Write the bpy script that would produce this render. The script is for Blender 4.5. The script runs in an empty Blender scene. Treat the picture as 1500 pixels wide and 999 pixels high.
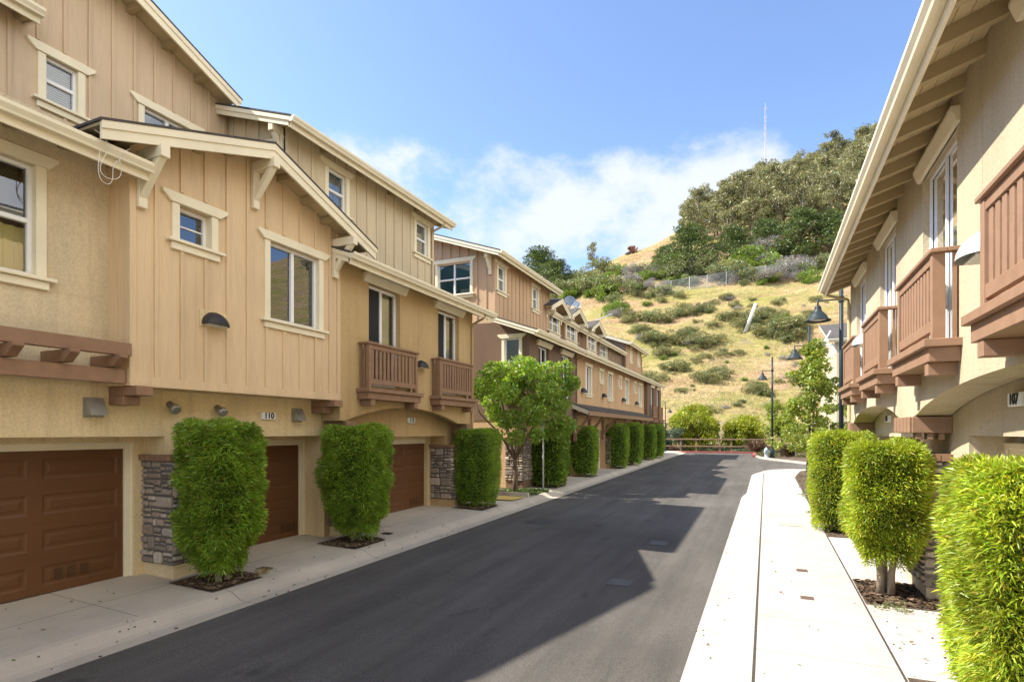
import bpy, bmesh, math, random
import numpy as np
from mathutils import Vector, noise as mnoise
random.seed(7); rng = np.random.default_rng(11)
SC = bpy.context.scene; COL = SC.collection
# ------------------------------------------------------------------ camera geometry (photo pixels -> world metres)
FPX, CXP, HYP, VXP, CAMH, SL = 833., 750., 632., 1122., 2.55, 0.011
AN = math.atan((VXP-CXP)/FPX); SA, CA = math.sin(AN), math.cos(AN)
def ray(px, py):
    u = (px-CXP)/FPX; v = (HYP-py)/FPX
    return (-SA+u*CA, CA+u*SA, v)
def onX(px, py, X):
    r = ray(px, py); t = X/r[0]; return (t*r[1], CAMH+t*r[2])
def g(y): return SL*max(-60., min(70., y))
# ------------------------------------------------------------------ materials
def new_mat(name):
    m = bpy.data.materials.new(name); m.use_nodes = True
    nt = m.node_tree; b = nt.nodes['Principled BSDF']; return m, nt, b
def N(nt, t, **kw):
    n = nt.nodes.new(t)
    for k, v in kw.items():
        if k in n.inputs: n.inputs[k].default_value = v
        else: setattr(n, k, v)
    return n
def L(nt, a, b): nt.links.new(a, b)
def rgb(c): return (c[0], c[1], c[2], 1)
def texco(nt, scale=(1,1,1)):
    tc = N(nt, 'ShaderNodeTexCoord'); mp = N(nt, 'ShaderNodeMapping'); mp.inputs['Scale'].default_value = scale
    geo = N(nt, 'ShaderNodeNewGeometry')
    L(nt, geo.outputs['Position'], mp.inputs['Vector']); return mp.outputs['Vector']
def ramp(nt, fac, stops):
    r = N(nt, 'ShaderNodeValToRGB'); e = r.color_ramp.elements
    while len(e) < len(stops): e.new(0.5)
    for i, (p, c) in enumerate(stops): e[i].position = p; e[i].color = rgb(c) if len(c) == 3 else c
    L(nt, fac, r.inputs['Fac']); return r.outputs['Color']
def mixc(nt, fac, a, b, mode='MIX'):
    m = N(nt, 'ShaderNodeMix', data_type='RGBA', blend_type=mode)
    for s, v in ((0, fac), (6, a), (7, b)):
        if hasattr(v, 'links') or hasattr(v, 'is_output'): L(nt, v, m.inputs[s])
        elif s == 0: m.inputs[0].default_value = v
        else: m.inputs[s].default_value = rgb(v)
    return m.outputs[2]
def noi(nt, vec, scale, detail=4, rough=.55):
    n = N(nt, 'ShaderNodeTexNoise'); n.inputs['Scale'].default_value = scale
    n.inputs['Detail'].default_value = detail; n.inputs['Roughness'].default_value = rough
    L(nt, vec, n.inputs['Vector']); return n.outputs['Fac']
def math_n(nt, op, a, b=None):
    m = N(nt, 'ShaderNodeMath', operation=op)
    for i, v in enumerate((a, b)):
        if v is None: continue
        if hasattr(v, 'is_output'): L(nt, v, m.inputs[i])
        else: m.inputs[i].default_value = v
    return m.outputs[0]
def bump(nt, b, h, strength, dist=.01):
    bp = N(nt, 'ShaderNodeBump'); bp.inputs['Strength'].default_value = strength; bp.inputs['Distance'].default_value = dist
    L(nt, h, bp.inputs['Height']); L(nt, bp.outputs['Normal'], b.inputs['Normal'])
def mat(name, col, rough=.8, var=.12, vs=1.5, bs=0, bstr=.2, bdist=.006, spec=.3, metal=0, stretch=(1,1,1)):
    m, nt, b = new_mat(name); v = texco(nt, stretch)
    lo = tuple(c*(1-var) for c in col); hi = tuple(min(1, c*(1+var)) for c in col)
    f = noi(nt, v, vs, 6, .6)
    L(nt, ramp(nt, f, [(.3, lo), (.7, hi)]), b.inputs['Base Color'])
    b.inputs['Roughness'].default_value = rough; b.inputs['Specular IOR Level'].default_value = spec; b.inputs['Metallic'].default_value = metal
    if bs: bump(nt, b, noi(nt, v, bs, 5, .6), bstr, bdist)
    return m
def stucco(name, col):
    m, nt, b = new_mat(name); v = texco(nt); v2 = texco(nt, (1, 1, .25)); v3 = texco(nt, (3.2, 3.2, .16))
    f = noi(nt, v2, 1.1, 7, .68); fs = noi(nt, v, 34, 5, .75)
    c = ramp(nt, f, [(.28, tuple(x*.80 for x in col)), (.5, col), (.75, tuple(min(1, x*1.08) for x in col))])
    c = mixc(nt, .5, c, ramp(nt, fs, [(.36, (.66,.65,.63)), (.6, (1.05,1.05,1.05))]), 'MULTIPLY')
    c = mixc(nt, ramp(nt, noi(nt, v3, 1.3, 6, .7), [(.54, (0,0,0)), (.72, (.55,.55,.55))]), c, tuple(x*k for x, k in zip(col, (.66,.64,.62))))
    L(nt, c, b.inputs['Base Color']); b.inputs['Roughness'].default_value = .95; b.inputs['Specular IOR Level'].default_value = .1
    bump(nt, b, noi(nt, v, 40, 6, .75), .8, .016); return m
def boards(name, col, *_, **__):
    m, nt, b = new_mat(name); v = texco(nt); v3 = texco(nt, (5, 5, .22))
    c = ramp(nt, noi(nt, texco(nt, (1, 1, .4)), .9, 7, .65), [(.3, tuple(x*.86 for x in col)), (.52, col), (.75, tuple(min(1, x*1.07) for x in col))])
    c = mixc(nt, ramp(nt, noi(nt, v3, 1.2, 7, .7), [(.50, (0,0,0)), (.72, (.5,.5,.5))]), c, tuple(x*k for x, k in zip(col, (.70,.68,.66))))
    c = mixc(nt, .25, c, ramp(nt, noi(nt, texco(nt, (60, 60, 2.5)), 1, 4, .6), [(.35, (.7,.7,.7)), (.62, (1.06,1.06,1.06))]), 'MULTIPLY')
    L(nt, c, b.inputs['Base Color']); b.inputs['Roughness'].default_value = .62; b.inputs['Specular IOR Level'].default_value = .3
    bump(nt, b, noi(nt, texco(nt, (40, 40, 2)), 1, 5, .6), .15, .005); return m
M = {}
M['cream']  = mat('cream_trim_paint', (.80,.72,.52), .55, .06, 2, 25, .08)
M['cream_lit'] = M['cream']
M['boards_tan'] = boards('tan_board_paint', (.70,.52,.31))
M['boards_grey'] = boards('greige_board_paint', (.62,.51,.335))
M['boards_brown'] = boards('brown_board_paint', (.56,.375,.225))
M['boards_dark'] = boards('umber_board_paint', (.29,.20,.13))
M['boards_taupe'] = boards('taupe_board_paint', (.44,.31,.20))
M['st_beige'] = stucco('beige_stucco', (.74,.61,.40))
M['st_yellow'] = stucco('yellow_stucco', (.80,.64,.37))
M['st_ochre'] = stucco('ochre_stucco', (.54,.385,.19))
M['st_mauve'] = stucco('mauve_stucco', (.21,.138,.095))
M['st_orange'] = stucco('terracotta_tan_stucco', (.58,.385,.22))
M['st_right'] = stucco('sand_stucco', (.58,.49,.335))
M['brown_wood'] = mat('brown_painted_timber', (.27,.158,.092), .6, .12, 6, 40, .25, stretch=(1,1,1))
M['rail_lit'] = mat('sunlit_brown_timber', (.29,.172,.105), .6, .1, 6, 40, .25)  # copy of the brown timber, sunlight put in as a lighter tone
M['garage'] = mat('brown_garage_steel', (.135,.060,.024), .45, .1, 1.2, 90, .12, stretch=(1,.25,1))
M['garage_vent'] = mat('garage_vent_plastic', (.09,.045,.02), .6)
M['white'] = mat('white_vinyl', (.80,.80,.78), .35, .03)
M['roof'] = None
M['soffit'] = mat('soffit_boards', (.56,.45,.265), .7, .07, 1.5, 20, .1)
M['rafter'] = mat('rafter_paint', (.42,.33,.18), .7, .07, 2, 20, .1)
M['steel'] = mat('galvanised_steel', (.36,.35,.31), .45, .15, 6, metal=.6)
M['lamp_green'] = mat('dark_teal_lamp_paint', (.022,.032,.034), .5, .1, 5, spec=.3)
M['lamp_black'] = mat('dark_bronze_sconce', (.035,.03,.03), .4, .1, 5)
M['lamp_white'] = mat('white_sconce_enamel', (.48,.48,.465), .35, .04, 5)
M['number_plate'] = mat('white_number_plate', (.82,.82,.78), .5, .03)
M['number_ink'] = mat('black_numeral', (.02,.02,.02), .5, .03)
M['mortar'] = mat('mortar', (.17,.15,.13), .95, .1, 10, 60, .4)
M['timber'] = mat('weathered_fence_timber', (.24,.16,.10), .85, .2, 4, 30, .4)
M['bark'] = mat('tree_bark', (.16,.115,.08), .9, .3, 9, 30, .9, .02, stretch=(1,1,.4))
M['bark_pale'] = mat('pale_bark', (.30,.24,.18), .9, .25, 3, 12, .5, .03)
M['red_kerb'] = mat('red_kerb_paint', (.30,.085,.075), .7, .25, 3, 40, .2)
M['hydrant'] = mat('pale_hydrant_paint', (.36,.41,.40), .5, .1, 8)
M['post_grey'] = mat('galvanised_post', (.55,.55,.53), .5, .1, 8, metal=.2)
M['pole_white'] = mat('bleached_pole', (.68,.66,.60), .8, .12, 2)
M['mast'] = mat('mast_paint', (.62,.55,.55), .6, .1, .1)
M['curtain'] = mat('pale_curtain', (.62,.57,.40), .9, .1, 2)
M['curtain_yellow'] = mat('yellow_curtain', (.85,.72,.22), .9, .06, 2)
M['slat'] = mat('blind_slat', (.75,.73,.68), .6, .04)
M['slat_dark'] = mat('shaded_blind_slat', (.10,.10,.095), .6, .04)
M['slat_teal'] = mat('teal_blind_slat', (.42,.72,.70), .6, .04)
M['curtain_slate'] = mat('slate_curtain', (.15,.18,.21), .9, .15, 3)
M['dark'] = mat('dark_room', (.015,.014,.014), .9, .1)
M['screen'] = mat('insect_screen', (.02,.02,.022), .7, .1)
M['tactile'] = mat('yellow_tactile_pad', (.58,.42,.12), .8, .15, 6, 40, .4)
M['iron'] = mat('cast_iron', (.07,.066,.062), .7, .2, 20, 50, .4)
M['plate_brown'] = mat('rusty_plate', (.16,.11,.085), .8, .25, 20, 60, .3)
M['box_lid'] = mat('weathered_box_lid', (.42,.37,.30), .85, .15, 15, 50, .3)
M['dish'] = mat('grey_dish', (.50,.53,.56), .4, .05)
M['dish_dark'] = mat('slate_blue_dish', (.22,.27,.33), .4, .05)
M['cable'] = mat('cable_jacket', (.70,.66,.58), .6, .05)
M['rust_rock'] = mat('rusty_rock', (.20,.10,.07), .95, .3, .6, 2, .6, .3)
def glass_mat():
    m, nt, b = new_mat('window_glass'); out = nt.nodes['Material Output']; nt.nodes.remove(b)
    tr = N(nt, 'ShaderNodeBsdfTransparent'); tr.inputs[0].default_value = (.82,.87,.88,1)
    gl = N(nt, 'ShaderNodeBsdfGlossy'); gl.inputs['Roughness'].default_value = .012; gl.inputs[0].default_value = (.95,.97,1,1)
    fr = N(nt, 'ShaderNodeFresnel'); fr.inputs['IOR'].default_value = 1.75
    v = texco(nt); bp = N(nt, 'ShaderNodeBump'); bp.inputs['Strength'].default_value = .05; bp.inputs['Distance'].default_value = .02
    L(nt, noi(nt, v, 1.6, 1), bp.inputs['Height']); L(nt, bp.outputs['Normal'], gl.inputs['Normal'])
    mx = N(nt, 'ShaderNodeMixShader'); L(nt, math_n(nt, 'ADD', math_n(nt, 'MULTIPLY', fr.outputs[0], 1.25), .06), mx.inputs[0])
    L(nt, tr.outputs[0], mx.inputs[1]); L(nt, gl.outputs[0], mx.inputs[2]); L(nt, mx.outputs[0], out.inputs[0]); return m
M['glass'] = glass_mat()
def shingle():
    m, nt, b = new_mat('asphalt_shingle'); v = texco(nt)
    br = N(nt, 'ShaderNodeTexBrick'); L(nt, v, br.inputs['Vector']); br.inputs['Scale'].default_value = 4
    f = noi(nt, v, 3, 5); c = ramp(nt, f, [(.3, (.055,.048,.043)), (.7, (.11,.095,.08))])
    c = mixc(nt, .5, c, ramp(nt, noi(nt, v, 60, 2), [(.3, (.5,.5,.5)), (.7, (1,1,1))]), 'MULTIPLY')
    L(nt, c, b.inputs['Base Color']); b.inputs['Roughness'].default_value = .95; bump(nt, b, noi(nt, v, 40, 3), .5, .01); return m
M['roof'] = shingle()
def vcol_mat(name, rough=.85, bs=30, bstr=.5, bd=.01, nvar=.35):
    m, nt, b = new_mat(name); v = texco(nt)
    at = N(nt, 'ShaderNodeAttribute', attribute_name='col')
    c = mixc(nt, nvar, at.outputs['Color'], ramp(nt, noi(nt, v, bs*.4, 5, .7), [(.3, (.45,.45,.45)), (.7, (1.25,1.2,1.15))]), 'MULTIPLY')
    L(nt, c, b.inputs['Base Color']); b.inputs['Roughness'].default_value = rough; b.inputs['Specular IOR Level'].default_value = .2
    bump(nt, b, noi(nt, v, bs, 5, .7), bstr, bd); return m
M['stone'] = vcol_mat('ledge_stone', .92, 28, .8, .012)
M['chips'] = vcol_mat('bark_chips', .95, 60, .3, .004)
def leaf_mat(name, col, trans=.35, tip=None):
    m, nt, b = new_mat(name); out = nt.nodes['Material Output']; nt.nodes.remove(b)
    at = N(nt, 'ShaderNodeAttribute', attribute_name='tint')
    c = mixc(nt, 1, at.outputs['Color'], col, 'MULTIPLY')
    d = N(nt, 'ShaderNodeBsdfDiffuse'); t = N(nt, 'ShaderNodeBsdfTranslucent'); gl = N(nt, 'ShaderNodeBsdfGlossy')
    gl.inputs['Roughness'].default_value = .45; gl.inputs[0].default_value = (.8,.85,.7,1)
    L(nt, c, d.inputs[0]); L(nt, mixc(nt, 1, c, tip or (1.25,1.15,.6), 'MULTIPLY'), t.inputs[0])
    m1 = N(nt, 'ShaderNodeMixShader'); m1.inputs[0].default_value = trans; L(nt, d.outputs[0], m1.inputs[1]); L(nt, t.outputs[0], m1.inputs[2])
    m2 = N(nt, 'ShaderNodeMixShader'); m2.inputs[0].default_value = .05; L(nt, m1.outputs[0], m2.inputs[1]); L(nt, gl.outputs[0], m2.inputs[2])
    L(nt, m2.outputs[0], out.inputs[0]); return m
LM = {
 'hedge': leaf_mat('podocarpus_leaf', (.235,.36,.034), .34),
 'hedge_sun': leaf_mat('podocarpus_sunlit_leaf', (.33,.405,.032), .36),  # copy of the leaf above, sunlight put in as brighter yellow green
 'broad': leaf_mat('glossy_broad_leaf', (.19,.29,.035), .3),
 'tree': leaf_mat('street_tree_leaf', (.24,.36,.05), .5),
 'young': leaf_mat('young_tree_leaf', (.26,.32,.05), .45),
 'yellow': leaf_mat('yellow_green_leaf', (.31,.35,.03), .4),
 'flax': leaf_mat('bronze_flax_leaf', (.17,.10,.065), .25, (1,1,1)),
 'blue': leaf_mat('blue_green_leaf', (.13,.18,.13), .3),
 'euc': leaf_mat('eucalyptus_leaf', (.195,.185,.08), .3, (1,1,.8)),
 'cyp': leaf_mat('cypress_leaf', (.085,.12,.034), .25),
 'bright': leaf_mat('bright_shrub_leaf', (.17,.25,.035), .35),
 'olive': leaf_mat('coyote_brush_leaf', (.215,.21,.085), .25),
 'grey': leaf_mat('grey_twig', (.30,.27,.25), .2, (1,1,1)),
 'sage': leaf_mat('sage_leaf', (.20,.225,.10), .3),
 'dry': leaf_mat('dry_grass_blade', (.50,.385,.185), .3, (1,1,.8)),
 'cover': leaf_mat('ground_cover_leaf', (.10,.15,.035), .3),
}
# ------------------------------------------------------------------ mesh builder
class F:
    def __init__(s, O, U, Nn): s.O, s.U, s.N = Vector(O), Vector(U), Vector(Nn)
    def p(s, u, w, z): return s.O + s.U*u + s.N*w + Vector((0, 0, z))
W0 = F((0,0,0), (1,0,0), (0,1,0))
def FL(X): return F((X,0,0), (0,1,0), (1,0,0))
def FR(X): return F((X,0,0), (0,1,0), (-1,0,0))
def FE(Y): return F((0,Y,0), (1,0,0), (0,-1,0))
ROOT = {}
class MB:
    def __init__(s): s.v, s.f, s.m, s.c = [], [], [], []
    def poly(s, pts, mi=0, col=None):
        i = len(s.v); s.v += [tuple(p) for p in pts]; s.f.append(list(range(i, i+len(pts)))); s.m.append(mi); s.c.append(col); return s
    def solid(s, a, b, mi=0, col=None):       # two matching rings -> closed prism
        n = len(a); i = len(s.v); s.v += [tuple(p) for p in a]+[tuple(p) for p in b]
        fs = [list(range(i, i+n)), list(range(i+2*n-1, i+n-1, -1))]+[[i+k, i+(k+1) % n, i+n+(k+1) % n, i+n+k] for k in range(n)]
        s.f += fs; s.m += [mi]*len(fs); s.c += [col]*len(fs); return s
    def box(s, f, u0, u1, w0, w1, z0, z1, mi=0, col=None):
        return s.solid([f.p(u0,w0,z0), f.p(u1,w0,z0), f.p(u1,w1,z0), f.p(u0,w1,z0)], [f.p(u0,w0,z1), f.p(u1,w0,z1), f.p(u1,w1,z1), f.p(u0,w1,z1)], mi, col)
    def uz(s, f, pts, w0, w1, mi=0): return s.solid([f.p(u,w0,z) for u,z in pts], [f.p(u,w1,z) for u,z in pts], mi)
    def wz(s, f, pts, u0, u1, mi=0): return s.solid([f.p(u0,w,z) for w,z in pts], [f.p(u1,w,z) for w,z in pts], mi)
    def bar(s, a, b, w, h=None, mi=0, up=(0,0,1)):
        a, b = Vector(a), Vector(b); d = (b-a).normalized(); x = d.cross(Vector(up))
        if x.length < 1e-3: x = d.cross(Vector((1,0,0)))
        x.normalize(); y = x.cross(d); h = h or w
        q = [x*sx*w/2+y*sy*h/2 for sx, sy in ((-1,-1),(1,-1),(1,1),(-1,1))]
        return s.solid([a+k for k in q], [b+k for k in q], mi)
    def tube(s, pts, rad, n=8, mi=0, cap=True):
        pts = [Vector(p) for p in pts]; i0 = len(s.v); ref = Vector((.31,.17,.93))
        for k, p in enumerate(pts):
            d = (pts[min(k+1, len(pts)-1)]-pts[max(k-1, 0)]).normalized(); x = d.cross(ref)
            if x.length < .05: x = d.cross(Vector((1,0,0)))
            x.normalize(); y = d.cross(x); r = rad[k] if isinstance(rad, (list, tuple)) else rad
            for j in range(n):
                a = 2*math.pi*j/n; s.v.append(tuple(p+x*math.cos(a)*r+y*math.sin(a)*r))
        for k in range(len(pts)-1):
            for j in range(n):
                s.f.append([i0+k*n+j, i0+k*n+(j+1) % n, i0+(k+1)*n+(j+1) % n, i0+(k+1)*n+j]); s.m.append(mi); s.c.append(None)
        if cap:
            s.f += [list(range(i0+n-1, i0-1, -1)), list(range(i0+(len(pts)-1)*n, i0+len(pts)*n))]; s.m += [mi]*2; s.c += [None]*2
        return s
    def lathe(s, c, prof, n=20, mi=0, ax=(0,0,1)):
        c = Vector(c); q = Vector((0,0,1)).rotation_difference(Vector(ax)); i0 = len(s.v)
        for r, z in prof:
            for j in range(n):
                a = 2*math.pi*j/n; s.v.append(tuple(c+q @ Vector((r*math.cos(a), r*math.sin(a), z))))
        for k in range(len(prof)-1):
            for j in range(n): s.f.append([i0+k*n+j, i0+k*n+(j+1) % n, i0+(k+1)*n+(j+1) % n, i0+(k+1)*n+j]); s.m.append(mi); s.c.append(None)
        return s
    def build(s, name, mats, parent=None, bevel=0, smooth=False, kind=None, recalc=True):
        o0 = Vector((0,0,0)); q = parent
        while q is not None: o0 += q.location; q = q.parent
        me = bpy.data.meshes.new(name); me.from_pydata([tuple(Vector(v)-o0) for v in s.v], [], s.f)
        mats = mats if isinstance(mats, (list, tuple)) else [mats]
        for m in mats: me.materials.append(M[m] if isinstance(m, str) else m)
        me.polygons.foreach_set('material_index', s.m)
        if any(c is not None for c in s.c):
            at = me.color_attributes.new('col', 'FLOAT_COLOR', 'CORNER'); arr = []
            for c, f in zip(s.c, s.f): arr += list(rgb(c or (.2,.2,.2)))*len(f)
            at.data.foreach_set('color', arr)
        if recalc:
            bm = bmesh.new(); bm.from_mesh(me); bmesh.ops.recalc_face_normals(bm, faces=bm.faces); bm.to_mesh(me); bm.free()
        if smooth: me.polygons.foreach_set('use_smooth', [True]*len(me.polygons))
        me.update()
        o = bpy.data.objects.new(name, me); COL.objects.link(o); o.parent = parent
        if bevel:
            b = o.modifiers.new('bevel', 'BEVEL'); b.width = bevel; b.segments = 1; b.limit_method = 'ANGLE'; b.angle_limit = .6
        if kind: o['kind'] = kind
        return o
def tag(o, label=None, cat=None, group=None, kind=None):
    for k, v in (('label', label), ('category', cat), ('group', group), ('kind', kind)):
        if v: o[k] = v
    return o
def thing(name, label, cat, loc=(0,0,0), group=None):
    o = bpy.data.objects.new(name, None); COL.objects.link(o); o.location = loc; o.empty_display_size = .3
    return tag(o, label, cat, group)
def rep(o, d, parent=None):
    c = o.copy(); COL.objects.link(c); c.location = Vector(o.location)+Vector(d)
    if parent is not None: c.parent = parent
    for ch in list(o.children):
        e = ch.copy(); COL.objects.link(e); e.parent = c
        for gch in ch.children:
            h = gch.copy(); COL.objects.link(h); h.parent = e
    return c
def copy_thing(o, loc, scale=1., rz=0., label=None):
    c = rep(o, (0,0,0)); c.location = loc; c.scale = (scale,)*3 if not isinstance(scale, tuple) else scale; c.rotation_euler = (0,0,rz)
    if label: c['label'] = label
    return c
# ------------------------------------------------------------------ walls, windows and trim
def wall(mb, f, u0, u1, z0, z1, t=.15, ops=(), top=None, bot=None, extra=(), mi=0):
    us = sorted({round(x, 4) for x in [u0, u1]+[o[0] for o in ops]+[o[1] for o in ops]+list(extra) if u0 <= x <= u1})
    zs = sorted({round(x, 4) for x in [z0, z1]+[o[2] for o in ops]+[o[3] for o in ops] if z0 <= x <= z1})
    def quad(a, b, c, d):
        for w in (0, -t): mb.poly([f.p(a[0],w,a[1]), f.p(b[0],w,b[1]), f.p(c[0],w,c[1]), f.p(d[0],w,d[1])], mi)
    for i in range(len(us)-1):
        a, b = us[i], us[i+1]
        for j in range(len(zs)-1):
            c, d = zs[j], zs[j+1]
            if any(o[0] < (a+b)/2 < o[1] and o[2] < (c+d)/2 < o[3] for o in ops): continue
            quad((a,c), (b,c), (b,d), (a,d))
        if top: quad((a,z1), (b,z1), (b,top(b)), (a,top(a))); mb.poly([f.p(a,0,top(a)), f.p(b,0,top(b)), f.p(b,-t,top(b)), f.p(a,-t,top(a))], mi)
        else: mb.poly([f.p(a,0,z1), f.p(b,0,z1), f.p(b,-t,z1), f.p(a,-t,z1)], mi)
        if bot: quad((a,bot(a)), (b,bot(b)), (b,z0), (a,z0)); mb.poly([f.p(a,0,bot(a)), f.p(b,0,bot(b)), f.p(b,-t,bot(b)), f.p(a,-t,bot(a))], mi)
        else: mb.poly([f.p(a,0,z0), f.p(b,0,z0), f.p(b,-t,z0), f.p(a,-t,z0)], mi)
    for a, b, c, d in ops:
        for P in (((a,c),(b,c)), ((b,c),(b,d)), ((b,d),(a,d)), ((a,d),(a,c))):
            (x1,y1),(x2,y2) = P; mb.poly([f.p(x1,0,y1), f.p(x2,0,y2), f.p(x2,-t,y2), f.p(x1,-t,y1)], mi)
    for u in (u0, u1):
        lo = bot(u) if bot else z0; hi = top(u) if top else z1
        mb.poly([f.p(u,0,lo), f.p(u,-t,lo), f.p(u,-t,hi), f.p(u,0,hi)], mi)
    return mb
def battens(mb, f, u0, u1, z0, z1, sp, ops=(), top=None, mi=0, wd=.055, dp=.028, off=0):
    n = int((u1-u0)/sp)+1
    for k in range(n+1):
        u = u0+off+k*sp
        if u > u1-.03: break
        hi = top(u) if top else z1; segs = [(z0, hi)]
        for a, b, c, d in ops:
            if a-wd/2 < u < b+wd/2:
                segs = [s for lo, h in segs for s in ((lo, min(h, c)), (max(lo, d), h)) if s[1]-s[0] > .02]
        for lo, h in segs: mb.box(f, u-wd/2, u+wd/2, -.004, dp, lo, h, mi)
HEAD = .16
def trim_op(u0, u1, z0, z1): return (u0-.13, u1+.13, z0-.15, z1+.19)
def window(th, f, u0, u1, z0, z1, style='hung', inset=.05, inside='blind', trim='board', proud=.03, label=None, kink=True):
    """window > pane, trim, sill, blind/curtain"""
    b = MB(); fw, d = .05, .07; wi = -inset
    for a, c, e, h in ((u0,u1,z0,z0+fw), (u0,u1,z1-fw,z1)): b.box(f, a, c, wi-d, wi, e, h)
    for a, c in ((u0,u0+fw), (u1-fw,u1)): b.box(f, a, c, wi-d, wi, z0+fw, z1-fw)
    um, zm = (u0+u1)/2, (z0+z1)/2
    if style in ('slider', 'twin'): b.box(f, um-.035, um+.035, wi-d, wi+.004, z0+fw, z1-fw)
    if style in ('hung', 'twin'):
        for a, c in (((u0+fw, um-.035), (um+.035, u1-fw)) if style == 'twin' else ((u0+fw, u1-fw),)): b.box(f, a, c, wi-d, wi-.003, zm-.03, zm+.03)
    if style == 'awning': b.box(f, u0+fw, u1-fw, wi-d*.7, wi-.02, zm-.012, zm+.012)
    wdw = b.build('window', 'white', th, bevel=.004)
    if label: wdw['label'] = label
    p = MB(); p.poly([f.p(u0+fw*.5,wi-.045,z0+fw*.5), f.p(u1-fw*.5,wi-.045,z0+fw*.5), f.p(u1-fw*.5,wi-.045,z1-fw*.5), f.p(u0+fw*.5,wi-.045,z1-fw*.5)]); p.build('pane', 'glass', wdw, recalc=False)
    k = MB(); dk = wi-.34; U0, U1, Z0, Z1 = u0, u1, z0, z1; u0 += .004; u1 -= .004; z0 += .004; z1 -= .004
    k.poly([f.p(u0,dk,z0), f.p(u1,dk,z0), f.p(u1,dk,z1), f.p(u0,dk,z1)], 1)
    for P in (((u0,z0),(u1,z0)), ((u1,z0),(u1,z1)), ((u1,z1),(u0,z1)), ((u0,z1),(u0,z0))):
        (x1,y1),(x2,y2) = P; k.poly([f.p(x1,wi-d-.001,y1), f.p(x2,wi-d-.001,y2), f.p(x2,dk,y2), f.p(x1,dk,y1)], 1)
    m0 = 'slat'; nm = 'blind'
    if inside in ('blind', 'blind_dark', 'blind_teal'):
        m0 = {'blind':'slat', 'blind_dark':'slat_dark', 'blind_teal':'slat_teal'}[inside]; z = z1-.07
        while z > z0+.05: k.wz(f, [(wi-.10, z), (wi-.075, z-.034), (wi-.073, z-.031), (wi-.098, z+.003)], u0+.03, u1-.03, 0); z -= .042
    elif inside.startswith('curtain'):
        m0 = 'curtain_yellow' if inside == 'curtain_half' else 'curtain'; nm = 'curtain'; hi = z0+(z1-z0)*.45 if inside == 'curtain_half' else z1-.02
        n = max(8, int((u1-u0)/.04)); pr = [(u0+.02+(u1-u0-.04)*i/n, wi-.15+.025*math.sin(i*1.9)+.01*math.sin(i*.7)) for i in range(n+1)]
        for (a, wa), (c, wc) in zip(pr, pr[1:]): k.poly([f.p(a,wa,z0+.02), f.p(c,wc,z0+.02), f.p(c,wc,hi), f.p(a,wa,hi)], 0)
    else: nm = 'room_recess'; m0 = 'dark'
    k.build(nm, [m0, 'dark'], wdw); u0, u1, z0, z1 = U0, U1, Z0, Z1
    if trim:
        tm = MB(); cw = .115; wv = proud
        tm.box(f, u0-cw, u0+.006, -inset-.02, wv, z0, z1); tm.box(f, u1-.006, u1+cw, -inset-.02, wv, z0, z1)
        e = .2 if kink else cw+.05
        tm.uz(f, [(u0-cw-.03, z1+.002), (u1+cw+.03, z1+.002), (u1+e+.08, z1+HEAD-.05), (u1+e+.08, z1+HEAD), (u0-e-.08, z1+HEAD), (u0-e-.08, z1+HEAD-.05)], -.01, wv+.025)
        tm.build('trim', 'cream', wdw, bevel=.006)
        sl = MB(); sl.box(f, u0-cw-.09, u1+cw+.09, -inset-.01, wv+.07, z0-.05, z0-.003); sl.box(f, u0-cw-.02, u1+cw+.02, -.01, wv+.02, z0-.16, z0-.053)
        sl.build('sill', 'cream', wdw, bevel=.006)
    return wdw
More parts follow.
